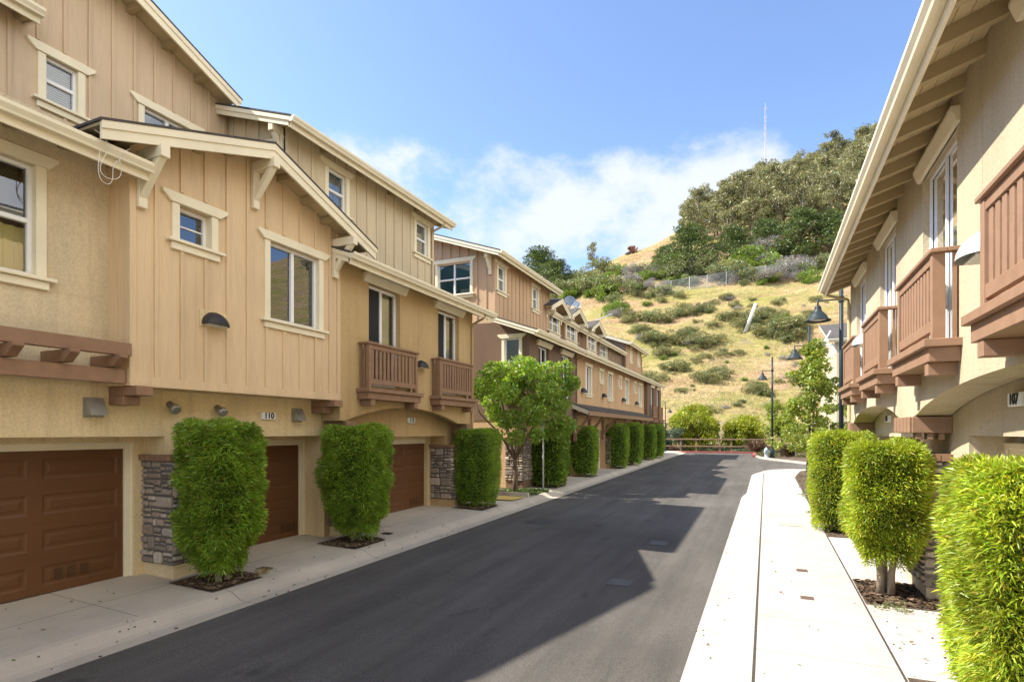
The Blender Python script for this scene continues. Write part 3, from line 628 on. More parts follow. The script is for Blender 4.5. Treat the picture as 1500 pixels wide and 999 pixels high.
# ------------------------------------------------------------------ far left brown row
def block_far():
    th = thing('townhouse_row', 'brown and mauve townhouse row farther down the left side with dormers and a long eave', 'building', (-8.7, 30, 0))
    fm = FL(-8.2); ft = FL(-8.25); fe = FE(20.)
    # mauve house
    ops = [(20.95, 22.1, 3.7, 5.95), (23.75, 24.95, 3.7, 5.95)]
    b = MB(); wall(b, fm, 20.152, 25.9, 2.95, 6.45, .16, ops); b.box(fm, 20.01, 25.9, -.5, -.161, 2.95, 3.0); b.build('stucco_wall', 'st_mauve', th)
    for o in ops: french(th, fm, *o)
    fg = FL(-8.65); b = MB(); wall(b, fg, 20.19, 25.88, -.2, 2.949, .5, [(22.0, 25.5, -.1, 2.6)]); b.build('garage_wall', 'st_orange', th)
    garage_door(th, FL(-9.2), 22.14, 25.36, .42, 2.46, cols=3, vents=False)
    te = lambda u: 6.3+.35*(-7.735-u)-.04
    b = MB(); wall(b, fe, -18, -8.2, 3.0, 6.3, .15, [(-9.25, -8.62, 5.22, 6.14)], top=lambda u: min(te(u), 6.95)); b.build('stucco_wall', 'st_mauve', th)
    b = MB(); wall(b, FE(20.03), -18, -8.65, -.2, 3.0, .15); b.build('garage_wall', 'st_orange', th)
    pier(th, 19.9, 21.3, -9.2, -8.42, g(20)+.1, 2.25, 1, 'st_mauve', .35)
    window(th, fe, -9.25, -8.62, 5.22, 6.14, 'fixed', .05, 'blind_teal')
    # tan house
    tall = [onX(p, 540, -8.25)[0] for p in (862, 893.5, 918, 937.5)]; small = [onX(p, 540, -8.25)[0] for p in (880.5, 908, 929.5)]
    ow = [(u-.45, u+.45, 4.45, 5.85) for u in tall]+[(u-.26, u+.26, 5.3, 5.85) for u in small]
    og = [(27.2, 31.2, -.1, 2.6), (33.2, 36.0, -.1, 2.6), (36.9, 40.6, -.1, 2.6)]
    b = MB(); wall(b, ft, 25.91, 42.45, -.2, 6.4, .3, ow+og); b.build('stucco_wall', 'st_orange', th)
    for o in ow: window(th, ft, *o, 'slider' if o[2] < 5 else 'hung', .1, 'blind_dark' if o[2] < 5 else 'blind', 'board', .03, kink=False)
    for a, c, _, z in og: garage_door(th, FL(-8.6), a+.14, c-.14, .45, z-.15, vents=False)
    for px, py in ((853.6,575), (883.7,582), (912.5,588), (931.8,592.5)):
        u, z = onX(px, py, -8.2); sconce(th, ft, u, z, 'lamp_black', .24, .24)
    pr = shed(th, ft, 25.2, 41.3, .85, 3.5, 0.0, .4, over=0, raft=0, gut=False)
    b = MB()
    b.wz(ft, [(.83, 3.30), (.88, 3.30), (.88, 3.49), (.83, 3.49)], 25.2, 41.3); b.build('fascia', 'brown_wood', pr)
    for u in (25.6, 28.0, 30.6, 33.4, 36.1, 38.7, 41.0):
        q = MB(); q.box(ft, u-.09, u+.09, 0, .13, 2.1, 3.45); q.box(ft, u-.06, u+.06, .131, .82, 3.30, 3.44); q.bar(ft.p(u, .1, 2.45), ft.p(u, .78, 3.3), .11); q.build('knee_brace', 'brown_wood', th)
    pier(th, 26.0, 26.9, -8.3, -7.95, g(26)+.1, 2.25, 1, 'st_orange', .3); pier(th, 31.35, 32.3, -8.3, -7.95, g(31)+.1, 2.25, 1, 'st_orange', .3); pier(th, 36.1, 36.8, -8.3, -7.95, g(36)+.1, 2.25, 1, 'st_orange', .3)
    # dark end house
    fd = FL(-8.0); ops = [(43.8, 44.9, 3.7, 5.9), (46.4, 47.5, 3.7, 5.9)]
    b = MB(); wall(b, fd, 42.46, 48.4, -.2, 6.4, .2, ops); b.box(fd, 42.46, 42.6, -.6, -.2, -.2, 6.3); b.build('stucco_wall', 'st_mauve', th)
    for o in ops: french(th, fd, *o); balcony(th, fd, o[0]-.3, o[1]+.3, 3.5, 4.5, 'brown_wood')
    garage_door(th, FL(-7.96), 43.6, 47.2, .55, 2.5, vents=False)
    shed(th, fm, 19.45, 48.6, .465, 6.3, -1.5, over=0)
    downspout(th, fm, 25.8, [(.5, 6.2), (.42, 6.1), (.06, 5.95), (.045, 5.8), (.045, 3)], m='boards_taupe')
    # upper storey near block
    fu = FL(-9.65); ops = [(20.25, 20.9, 8.12, 9.12), (23.9, 24.55, 8.12, 9.12)]
    b = MB(); wall(b, fu, 20.152, 26.1, 6.7, 9.50, .14, ops); battens(b, fu, 20.0, 26.1, 6.8, 9.49, .4, [trim_op(*o) for o in ops], off=.4)
    b.build('upper_wall', 'boards_brown', th)
    tu = lambda u: 9.38+.345*(-9.185-u)-.04
    o = (-12.25, -10.75, 8.05, 9.35)
    b = MB(); wall(b, fe, -14, -9.65, 6.8, 9.3, .14, [o], top=tu); battens(b, fe, -14, -9.65, 7.0, 9.3, .406, [trim_op(*o)], tu, off=.3); b.box(fe, -9.74, -9.65, .001, .03, 6.9, 9.5); b.build('upper_wall', 'boards_brown', th)
    for q in ops: window(th, fu, *q, 'hung', .05, 'blind')
    window(th, fe, *o, 'twin', .05, 'blind_teal'); bracket(th, fe, -9.86, 9.43, .42, .75)
    shed(th, fu, 19.4, 26.4, .465, 9.38, -4.35, .345, over=0, raft=1.2)
    # dormer storey
    fv = FL(-9.95); b = MB(); wall(b, fv, 26.0, 42.6, 6.7, 8.5, .14, [(36.45, 38.1, 7.55, 8.3)]); battens(b, fv, 26.2, 42.5, 6.8, 8.4, .5, [trim_op(36.45, 38.1, 7.55, 8.3)]); b.build('upper_wall', 'boards_dark', th)
    window(th, fv, 36.45, 38.1, 7.55, 8.3, 'twin', .05, 'blind', label='paired window under the flat eave')
    shed(th, fv, 26.4, 42.4, .35, 8.42, -4.1, .35, over=0, raft=0)
    fr = FL(-9.7)
    for uc, zp in ((26.75, 9.12), (29.65, 9.2), (33.6, 9.22)):
        t = lambda u, uc=uc, zp=zp: zp-.42*abs(u-uc)-.04
        o = (uc-.82, uc+.82, 7.5, 8.42); b = MB(); wall(b, fr, uc-1.15, uc+1.15, 6.7, 8.5, .1, [o], top=t, extra=(uc,)); b.box(fr, uc-1.15, uc-1.06, -.25, -.101, 6.8, 8.5); b.box(fr, uc+1.06, uc+1.15, -.25, -.101, 6.8, 8.5)
        battens(b, fr, uc-1.15, uc+1.15, 6.8, 8.5, .38, [trim_op(*o)], t); b.build('dormer_wall', 'boards_brown', th)
        window(th, fr, *o, 'twin', .04, 'blind'); gable(th, fr, uc, 1.5, zp-.42*1.5, .42, -2.6, .5, tails=False)
        for s in (-1, 1): bracket(th, fr, uc+s*1.05, t(uc+1.05)-.15, .5, .45)
    # far upper block
    ff = FL(-9.65); ops = [(44.1, 44.65, 8.0, 9.0), (47.0, 47.55, 8.0, 9.0)]
    b = MB(); wall(b, ff, 42.702, 48.6, 6.7, 9.3, .14, ops); battens(b, ff, 42.6, 48.6, 6.8, 9.18, .45, [trim_op(*o) for o in ops], off=.4); b.build('upper_wall', 'boards_brown', th)
    for o in ops: window(th, ff, *o, 'hung', .05, 'blind')
    fe2 = FE(42.6); tf = lambda u: 9.18+.345*(-9.185-u)-.04
    b = MB(); wall(b, fe2, -14, -9.65, 6.7, 9.1, .1, top=tf); battens(b, fe2, -14, -9.7, 6.9, 9.1, .45, (), tf, off=.2); b.build('upper_wall', 'boards_dark', th)
    shed(th, ff, 42.1, 49.1, .465, 9.18, -4.35, .345, over=0, raft=1.2)
    downspout(th, ff, 48.5, [(.5, 9.05), (.42, 8.95), (.06, 8.8), (.045, 8.7), (.045, 6.9)], m='boards_taupe')
    b = MB(); b.box(W0, -18, -14.02, 20.2, 48.4, -.2, 9.4); b.box(W0, -14, -8.3, 48.25, 48.39, -.2, 6.3); b.box(W0, -14, -9.75, 48.4, 48.58, 6.4, 9.2); b.build('rear_wall', 'st_mauve', th)
    # dish aerials on the first dormer
    for (px, py, m, r) in ((834.5, 443, 'dish_dark', .30), (843.5, 448, 'dish', .24)):
        y, z = onX(px, py, -9.2); b = MB(); b.lathe((-9.2, y, z), [(0,.0), (r*.5,.03), (r*.85,.09), (r,.13), (r*.98,.145), (r*.8,.10), (r*.45,.045), (0,.02)], 20, ax=(.55, -.75, .38)); o = b.build('satellite_dish', m, th, smooth=True)
        b = MB(); b.tube([(-9.25, y+.05, z-.6), (-9.25, y+.05, z-.1), (-9.22, y, z)], .03, 6); b.bar((-9.2, y, z-.3), (-8.9, y-.42, z-.02), .03); b.build('mast_arm', 'steel', o)
    b = MB(); y, z = onX(878, 467, -9.2); b.bar((-9.4, y-.3, z-.15), (-8.8, y+1.5, z+.55), .05); b.build('aerial', 'dish', th)
    return th
block_far()
# ------------------------------------------------------------------ right townhouse row
def block_right():
    th = thing('townhouse_row', 'sunlit sand stucco townhouse row on the right with brown balconies under a deep rafter eave', 'building', (2.3, 6, 0))
    fr = FR(1.88); fg = FR(2.3); D = [(1.5, 2.9), (4.28, 5.66), (7.55, 8.95), (10.7, 12.0), (13.65, 14.9)]
    ops = [(a, c+.06, 3.56, 5.84) for a, c in D]
    def bot(u):
        for c, h, k in ((6.0, 3.38, .34), (13.0, 2.45, .28), (-1.6, 3.4, .34)):
            if abs(u-c) < h: return 2.76+k*(1-((u-c)/h)**2)**.75
        return 2.76
    b = MB(); wall(b, fr, -6, 15.99, 3.2, 6.25, .4, ops, bot=bot, extra=[-5+.22*i for i in range(96)])
    for u in (6.75, 9.75, 12.75): b.box(fr, u, u+.006, -.003, .004, 3.3, 6.2)
    b.box(fr, 15.8, 15.99, -3, -.401, -.2, 6.2); b.build('stucco_wall', 'st_right', th)
    for o in ops:
        w = french(th, fr, *o, inset=.07, hd=(.09, .13, .17, .12), closed=True); balcony(th, fr, o[0]-.08, o[1]+.24, 3.54, 4.52, 'rail_lit', .21)
        s = MB(); s.box(fr, o[0]-.06, o[1]+.06, -.14, .05, 3.5, 3.558); s.build('sill', 'cream', w)
    b = MB(); wall(b, fg, -6, 15.8, -.2, 3.19, .5, [(3.2, 8.75, -.1, 2.5), (11.0, 15.0, -.1, 2.45)]); b.build('garage_wall', 'st_right', th)
    garage_door(th, FR(2.72), 3.36, 8.6, .25, 2.25, cols=4, vents=False); garage_door(th, FR(2.72), 11.16, 14.86, .3, 2.25, vents=False)
    pier(th, 9.45, 10.75, 2.6, 1.98, g(10)+.1, 2.2, -1, 'st_right', .2); pier(th, 15.1, 15.95, 2.6, 1.98, g(15)+.1, 2.2, -1, 'st_right', .2)
    for a, c in ((9.42, 10.52), (15.48, 15.97), (2.3, 2.6)):
        q = MB(); q.box(fg, a, c, 0, .46, 2.53, 2.757)
        n = max(2, int((c-a)/.2))
        for i in range(n): q.box(fg, a+(c-a)*i/n+.02, a+(c-a)*(i+1)/n-.05, .461, .49, 2.53, 2.757)
        for i in range(3): q.box(fg, a-.0+.02, a+.2, .08+i*.13, .15+i*.13, 2.44, 2.529)
        q.build('corbel', 'rail_lit', th, bevel=.008)
    sconce(th, fr, 6.42, 4.12, 'lamp_white', .25, .27); sconce(th, fr, 13.1, 4.25, 'lamp_white', .26, .3)
    number_sign(th, fg, 7.0, 2.80, '107', mirror=True); number_sign(th, fg, 13.5, 2.74, '105', mirror=True)
    shed(th, fr, -6, 15.99, .565, 6.08, -1.6, .35, raft=.565, over=0, rake=(False, True))
    downspout(th, fr, 15.9, [(.6, 5.98), (.5, 5.88), (.06, 5.74), (.045, 5.6), (.045, 2.8)], m='soffit')
    fu = FR(3.45); ops = [(1.5, 2.3, 7.7, 8.8), (5.5, 6.5, 7.5, 8.8), (11.0, 11.7, 7.8, 8.8), (14.2, 14.9, 7.8, 8.8)]
    b = MB(); wall(b, fu, -6, 15.9, 6.4, 9.27, .14, ops); battens(b, fu, -6, 15.9, 6.7, 9.15, .4, [trim_op(*o) for o in ops], off=.2); b.build('upper_wall', 'boards_tan', th)
    for o in ops: window(th, fu, *o, 'hung', .05, 'blind')
    shed(th, fu, -6, 15.99, .465, 9.15, -4, .345, raft=1.2, over=0)
    b = MB(); b.box(W0, 3.6, 10, 15.7, 15.88, -.2, 9.2); b.box(W0, 9.8, 10, -6, 15.6, -.2, 9.2); b.box(W0, 3.6, 9.8, -6, -5.85, -.2, 9.2); b.build('rear_wall', 'st_right', th)
    return th
block_right()
def house_end():
    th = thing('townhouse', 'pale tan townhouse beyond the end lamps with white gable brackets at its corner', 'building', (5, 50, 0))
    f = FE(47.); b = MB(); wall(b, f, 4.65, 16, -.2, 9.1, .2, [(6.2, 7.3, 7.2, 8.5)]); b.box(W0, 4.65, 4.85, 47.2, 60, -.2, 9.1); b.box(W0, 4.86, 16, 59.8, 60, -.2, 9.1); b.box(W0, 15.8, 16, 47.2, 59.8, -.2, 9.1); b.build('stucco_wall', 'st_right', th)
    window(th, f, 6.2, 7.3, 7.2, 8.5, 'twin', .05, 'blind')
    shed(th, f, 4.1, 16.5, .5, 9.15, -7, .3, over=0, raft=1.0)
    shed(th, f, 4.6, 12, .8, 6.0, 0, .35, over=0, raft=0)
    for y in (47.4, 49.4): bracket(th, FR(4.65), y, 9.25, .9, 1.1, 'white', .16)
    b = MB(); b.bar((3.85, 47.4, 9.0), (4.3, 47.3, 9.9), .10); b.build('gable_strut', 'white', th)
house_end()
# ------------------------------------------------------------------ ground materials
def asphalt():
    m, nt, b = new_mat('asphalt'); v = texco(nt); vs = texco(nt, (1.6, .12, 1))
    c = ramp(nt, noi(nt, v, .35, 6, .6), [(.3, (.082,.073,.062)), (.7, (.118,.106,.091))])
    c = mixc(nt, .55, c, ramp(nt, noi(nt, vs, 1.6, 5, .6), [(.34, (.62,.62,.62)), (.64, (1.2,1.2,1.2))]), 'MULTIPLY')
    c = mixc(nt, .8, c, ramp(nt, noi(nt, v, 70, 3, .85), [(.34, (.42,.42,.42)), (.66, (1.6,1.6,1.6))]), 'MULTIPLY')
    c = mixc(nt, ramp(nt, noi(nt, v, .9, 6, .7), [(.62, (0,0,0)), (.74, (.5,.5,.5))]), c, (.135,.13,.125))
    vo = N(nt, 'ShaderNodeTexVoronoi', feature='DISTANCE_TO_EDGE'); vo.inputs['Scale'].default_value = .23; vv = N(nt, 'ShaderNodeVectorMath', operation='ADD')
    nn = N(nt, 'ShaderNodeTexNoise'); nn.inputs['Scale'].default_value = .8; nn.inputs['Detail'].default_value = 5; L(nt, v, nn.inputs['Vector'])
    L(nt, v, vv.inputs[0]); L(nt, nn.outputs['Color'], vv.inputs[1]); L(nt, vv.outputs[0], vo.inputs['Vector'])
    c = mixc(nt, ramp(nt, vo.outputs['Distance'], [(.0012, (.18,.18,.18)), (.003, (0,0,0))]), c, (.028,.028,.028))
    c = mixc(nt, ramp(nt, noi(nt, texco(nt, (1, .6, 1)), 1.7, 4, .5), [(.66, (0,0,0)), (.74, (.6,.6,.6))]), c, (.035,.033,.03))
    c = mixc(nt, ramp(nt, noi(nt, v, 42, 2, .5), [(.74, (0,0,0)), (.78, (.7,.7,.7))]), c, (.26,.24,.21))
    L(nt, c, b.inputs['Base Color']); b.inputs['Roughness'].default_value = .85; b.inputs['Specular IOR Level'].default_value = .25
    bump(nt, b, noi(nt, v, 130, 3, .8), .6, .006); return m
def concrete(name, col, jy=None, off=0, jx=(), jw=.012, stain=(.42,.33,.25), edge=()):
    m, nt, b = new_mat(name); v = texco(nt); geo = N(nt, 'ShaderNodeSeparateXYZ'); L(nt, v, geo.inputs[0])
    c = ramp(nt, noi(nt, v, .9, 6, .65), [(.28, tuple(x*.84 for x in col)), (.7, tuple(x*1.06 for x in col))])
    c = mixc(nt, .45, c, ramp(nt, noi(nt, v, 70, 3, .7), [(.35, (.72,.72,.72)), (.66, (1.08,1.08,1.08))]), 'MULTIPLY')
    c = mixc(nt, ramp(nt, noi(nt, texco(nt, (1.4,.5,1)), .75, 5, .65), [(.54, (0,0,0)), (.72, (.55,.55,.55))]), c, stain)
    fac = None
    def add(q):
        nonlocal fac
        fac = q if fac is None else math_n(nt, 'MAXIMUM', fac, q)
    wob = math_n(nt, 'MULTIPLY', math_n(nt, 'SUBTRACT', noi(nt, v, 6, 3), .5), .02)
    if jy:
        y = math_n(nt, 'DIVIDE', math_n(nt, 'SUBTRACT', math_n(nt, 'ADD', geo.outputs[1], wob), off), jy)
        d = math_n(nt, 'ABSOLUTE', math_n(nt, 'SUBTRACT', math_n(nt, 'FRACT', math_n(nt, 'ADD', y, .5)), .5)); add(math_n(nt, 'LESS_THAN', d, jw/2/jy))
    for x in jx: add(math_n(nt, 'LESS_THAN', math_n(nt, 'ABSOLUTE', math_n(nt, 'SUBTRACT', math_n(nt, 'ADD', geo.outputs[0], wob), x)), jw/2))
    if fac is not None: c = mixc(nt, math_n(nt, 'MULTIPLY', fac, .8), c, tuple(x*.25 for x in col))
    L(nt, c, b.inputs['Base Color']); b.inputs['Roughness'].default_value = .9; b.inputs['Specular IOR Level'].default_value = .2
    bump(nt, b, noi(nt, v, 90, 4, .7), .3, .004); return m
M['asphalt'] = asphalt()
M['walk'] = concrete('sidewalk_concrete', (.50,.46,.40), 1.22, 6.7)
M['kerb_r'] = concrete('pale_kerb_concrete', (.50,.455,.40), 3.05, 7.4, jw=.014, stain=(.40,.30,.22))
M['kerb_l'] = concrete('grey_kerb_concrete', (.54,.465,.365), 3.05, 2.95, jw=.014, stain=(.28,.25,.21))
M['drive'] = concrete('driveway_concrete', (.53,.465,.37), 2.38, 4.72, jx=(-8.32,), jw=.013, stain=(.27,.245,.215))
M['drive_r'] = concrete('right_driveway_concrete', (.52,.49,.44), 3.0, 8.45, jw=.013)
M['gap'] = mat('kerb_joint_filler', (.07,.06,.05), .95, .3, 20)
M['mulch'] = mat('bark_mulch', (.12,.085,.058), .95, .4, 14, 45, .9, .03)
M['gravel'] = mat('tan_gravel', (.34,.30,.22), .95, .3, 18, 60, .8, .02)
M['dirt'] = mat('dry_ground', (.26,.205,.125), .95, .25, .5, 18, .6, .03)
def sheet(name, pts, dz, m, kind='structure', th=.0):
    b = MB(); b.poly([(x, y, g(y)+dz) for x, y in pts]); o = b.build(name, m, recalc=False)
    if kind: o['kind'] = kind
    return o
# base ground: one sheet, gently tilted with the street
b = MB(); ys = [-300, -60, 0, 30, 70]
for y0, y1 in zip(ys, ys[1:]): b.poly([(-420, y0, g(y0)-.06), (420, y0, g(y0)-.06), (420, y1, g(y1)-.06), (-420, y1, g(y1)-.06)])
b.build('ground', 'dirt', recalc=False)['kind'] = 'structure'
sheet('road', [(-6.78, -25), (-.74, -25), (-.74, 22), (-.6, 23), (-.6, 30.9), (-.2, 33.4), (.5, 34.7), (2.2, 35.2), (30, 36), (30, 60), (-6.78, 60)], 0, 'asphalt')
def profile(name, prof, y0, y1, m, n=1, kind='structure'):
    b = MB()
    for i in range(n):
        a, c = y0+(y1-y0)*i/n, y0+(y1-y0)*(i+1)/n
        b.solid([(x, a, g(a)+z) for x, z in prof], [(x, c, g(c)+z) for x, z in prof])
    o = b.build(name, m); o['kind'] = kind; return o
profile('kerb', [(-6.74,.004), (-6.98,-.002), (-7.06,.02), (-7.16,.075), (-7.24,.112), (-7.34,.128), (-7.37,.128), (-7.37,-.1), (-6.74,-.1)], -25, 54.6, 'kerb_l')
PA = [(-.78,.004), (-.52,.004), (-.44,.03), (-.34,.09), (-.26,.118), (-.12,.128), (-.12,-.1), (-.78,-.1)]; PB = [(-.66,.004), (-.40,.008), (-.36,.02), (-.31,.10), (-.28,.128), (-.11,.129), (-.11,-.1), (-.66,-.1)]
profile('kerb', PA, -25, 21.6, 'kerb_r')
b = MB(); b.solid([(x, 21.6, g(21.6)+z) for x, z in PA], [(x, 22.9, g(22.9)+z) for x, z in PB]); b.build('kerb', 'kerb_r')['kind'] = 'structure'
profile('kerb', PB, 22.9, 30.9, 'kerb_r')
b = MB(); A1 = [(-.66,30.9), (-.58,31.9), (-.32,33.2), (.2,34.4), (1.05,35.05), (2.2,35.3), (8,35.5)]; A2 = [(-.34,30.9), (-.28,31.8), (-.06,33.0), (.37,34.1), (1.1,34.7), (2.2,34.95), (8,35.2)]
for p, q, u, v in zip(A1, A1[1:], A2, A2[1:]): b.poly([(p[0],p[1],g(p[1])+.006), (q[0],q[1],g(q[1])+.006), (v[0],v[1],g(v[1])+.01), (u[0],u[1],g(u[1])+.01)])
b.build('kerb', 'kerb_r', recalc=False)['kind'] = 'structure'
# kerb return round the corner at the end of the right pavement
b = MB(); arc = [(-.36,30.9), (-.30,31.8), (-.08,33.0), (.35,34.1), (1.1,34.7), (2.2,34.95), (8,35.2)]
inn = [(-.10,30.9), (-.06,31.7), (.12,32.75), (.5,33.75), (1.15,34.35), (2.2,34.6), (8,34.8)]
for (p, q), (r, s_) in zip(zip(arc, arc[1:]), zip(inn, inn[1:])):
    z = lambda P, h: (P[0], P[1], g(P[1])+h)
    b.solid([z(p,-.1), z(q,-.1), z(s_,-.1), z(r,-.1)], [z(p,.11), z(q,.11), z(s_,.126), z(r,.126)])
b.build('kerb', 'kerb_r')['kind'] = 'structure'
sheet('kerb_joint', [(-.125,-25), (-.098,-25), (-.098,30.9), (-.125,30.9)], .131, 'gap')
sheet('sidewalk', [(-.098,-25), (1.2,-25), (1.2,13.6), (1.2,29.0), (1.6,33.0), (2.2,34.6), (1.15,34.35), (.5,33.75), (.12,32.75), (-.06,31.7), (-.098,30.9)], .127, 'walk')
sheet('driveway', [(1.226,-25), (3.2,-25), (3.2,16.2), (1.226,16.2)], .124, 'drive_r')
sheet('sidewalk_joint', [(1.2,-25), (1.226,-25), (1.226,16), (1.2,16)], .120, 'gap')
sheet('planting_bed', [(1.23,8.95), (2.2,8.95), (2.2,10.3), (1.23,10.3)], .134, 'mulch'); sheet('planting_bed', [(1.23,4.6), (2.3,4.6), (2.3,6.5), (1.23,6.5)], .134, 'mulch')
sheet('planting_bed', [(1.203,14.0), (2.3,14.0), (2.3,16.2), (7,16.2), (7,34.6), (2.2,34.6), (1.6,33), (1.203,29)], .135, 'mulch')
# left aprons
b = MB()
for a, c in ((-25, 0), (0, 15.5)): b.poly([(-7.37,a,g(a)+.125), (-7.37,c,g(c)+.125), (-8.3,c,g(c)+.155), (-8.3,a,g(a)+.155)]); b.poly([(-8.3,a,g(a)+.155), (-8.3,c,g(c)+.155), (-9.5,c,g(c)+.20), (-9.5,a,g(a)+.20)])
b.build('driveway', 'drive', recalc=False)['kind'] = 'structure'
b = MB(); b.poly([(-7.37,20.0,g(20)+.125), (-7.37,54.6,g(54.6)+.125), (-9.6,54.6,g(54.6)+.17), (-9.6,20,g(20)+.17)]); b.build('driveway', 'drive', recalc=False)['kind'] = 'structure'
b = MB(); b.poly([(-7.37,15.5,g(15.5)+.125), (-7.37,17.9,g(17.9)+.125), (-16,17.9,g(17.9)+.2), (-16,15.5,g(15.5)+.2)]); b.build('footpath', 'drive', recalc=False)['kind'] = 'structure'
b = MB(); b.poly([(-7.37,17.9,g(18)+.10), (-7.37,20.0,g(20)+.10), (-16,20,g(20)+.16), (-16,17.9,g(18)+.16)]); b.build('planting_bed', 'gravel', recalc=False)['kind'] = 'structure'
profile('kerb', [(0,0), (.12,0), (.12,.2), (0,.2)], 0, 0.01, 'kerb_l') if False else None
b = MB(); b.box(W0, -16, -7.38, 17.85, 17.97, g(18)+.02, g(18)+.27); b.build('kerb', 'drive')['kind'] = 'structure'
BEDS = [(5.82, 6.74), (8.98, 9.98), (14.5, 15.6), (20.7, 22), (25.7, 26.9), (31.3, 33), (34.2, 35.4), (39.9, 41.2), (41.9, 43.2)]
for a, c in BEDS:
    y = (a+c)/2; b = MB(); b.poly([(-7.4,a,g(a)+.133), (-7.4,c,g(c)+.133), (-8.38,c,g(c)+.17), (-8.38,a,g(a)+.17)]); b.build('planting_bed', 'mulch', recalc=False)['kind'] = 'structure'
# end of the road: red kerb, island
b = MB(); b.box(W0, -7.4, -.9, 54.62, 54.85, .4, g(54.7)+.15); b.build('red_kerb', 'red_kerb')['kind'] = 'structure'
b = MB(); b.box(W0, -1.0, -.75, 48.6, 54.6, .4, g(51)+.14); b.build('red_kerb', 'red_kerb')['kind'] = 'structure'
isl = [(-.74,54.6), (-.74,48.6), (-.5,46.8), (.36,44.6), (2.3,41.0), (6,38.6), (30,37.5), (30,56)]
sheet('planting_bed', isl, .10, 'mulch'); b = MB()
for p, q in zip(isl[1:], isl[2:7]):
    dx, dy = q[0]-p[0], q[1]-p[1]; l = math.hypot(dx, dy); nx, ny = -dy/l*.16, dx/l*.16
    b.solid([(p[0],p[1],.3), (q[0],q[1],.3), (q[0]+nx,q[1]+ny,.3), (p[0]+nx,p[1]+ny,.3)], [(p[0],p[1],g(p[1])+.13), (q[0],q[1],g(q[1])+.13), (q[0]+nx,q[1]+ny,g(q[1])+.135), (p[0]+nx,p[1]+ny,g(p[1])+.135)])
b.build('kerb', 'kerb_r')['kind'] = 'structure'
sheet('planting_bed', [(-30,54.86), (-.74,54.86), (-.74,60), (-30,60)], .06, 'dirt')
# lids and plates
def lid(name, label, cat, x0, x1, y0, y1, dz, m, h=.012, group=None, ribs=0):
    b = MB(); z = g((y0+y1)/2)+dz; b.box(W0, x0, x1, y0, y1, z, z+h)
    for i in range(ribs): b.box(W0, x0+.02, x1-.02, y0+(y1-y0)*(i+.3)/ribs, y0+(y1-y0)*(i+.6)/ribs, z+h, z+h+.004)
    return tag(b.build(name, m, bevel=.003), label, cat, group)
lid('utility_box_lid', 'weathered rectangular utility box lid set in the right pavement', 'utility lid', .28, .82, 15.1, 15.75, .128, 'box_lid', .008)
lid('cleanout_plate', 'small brown plate in the right pavement, nearer the camera', 'plate', .44, .61, 8.86, 9.02, .128, 'plate_brown', .006, ribs=4)
lid('cleanout_plate', 'small brown plate in the right pavement, farther of the pair before the box lid', 'plate', .46, .63, 10.5, 10.68, .128, 'plate_brown', .006, ribs=4)
lid('drain_grate', 'small black drain grate in the driveway beside the first clipped shrub', 'drain', -7.9, -7.66, 7.04, 7.2, .148, 'iron', .006, ribs=5)
lid('drain_grate', 'small black drain grate in the driveway beyond the second clipped shrub', 'drain', -7.9, -7.66, 10.45, 10.62, .148, 'iron', .006, ribs=5)
lid('tactile_pad', 'pale yellow tactile pad across the right pavement', 'tactile pad', .0, 1.1, 16.9, 17.6, .128, mat('faded_yellow_pad', (.60,.54,.33), .85, .1, 8, 40, .3), .004, ribs=0)
lid('tactile_pad', 'ochre yellow tactile pad on the path by the left street tree', 'tactile pad', -8.3, -7.42, 16.7, 17.7, .155, 'tactile', .006, ribs=0)
lid('road_patch', 'small pale square patch in the shaded asphalt, nearer one', 'road patch', -2.35, -1.98, 8.95, 9.35, .003, mat('pale_road_paint', (.115,.112,.108), .85, .15, 12), .003)
lid('road_patch', 'small pale square patch in the shaded asphalt, farther one', 'road patch', -2.3, -1.95, 12.3, 12.75, .003, 'asphalt' if False else mat('pale_road_paint_far', (.11,.108,.105), .85, .15, 12), .003)
b = MB(); b.lathe((-5.46, 14.23, g(14.23)+.004), [(0,0), (.34,0), (.35,.005), (.385,.005), (.39,0), (.46,0), (.47,-.002)], 40); tag(b.build('manhole_cover', mat('manhole_iron', (.075,.069,.062), .7, .25, 12, 40, .4)), 'round manhole cover in its dark asphalt ring on the left of the road', 'manhole')
t = thing('storm_inlet', 'pale blue grey kerb storm inlet with a dark slot by the yellow pad', 'storm drain', (-7.1, 16.4, g(16)))
b = MB(); b.wz(FL(-7.45), [(0,.0), (.62,.0), (.62,.03), (.5,.10), (.34,.17), (0,.185)], 15.75, 17.25); b.build('inlet_hood', mat('bluish_concrete', (.42,.45,.47), .85, .12, 4, 50, .3), t)
b = MB(); b.box(FL(-7.45), 15.6, 15.749, .15, .6, .0, .12); b.build('slot', 'dark', t)
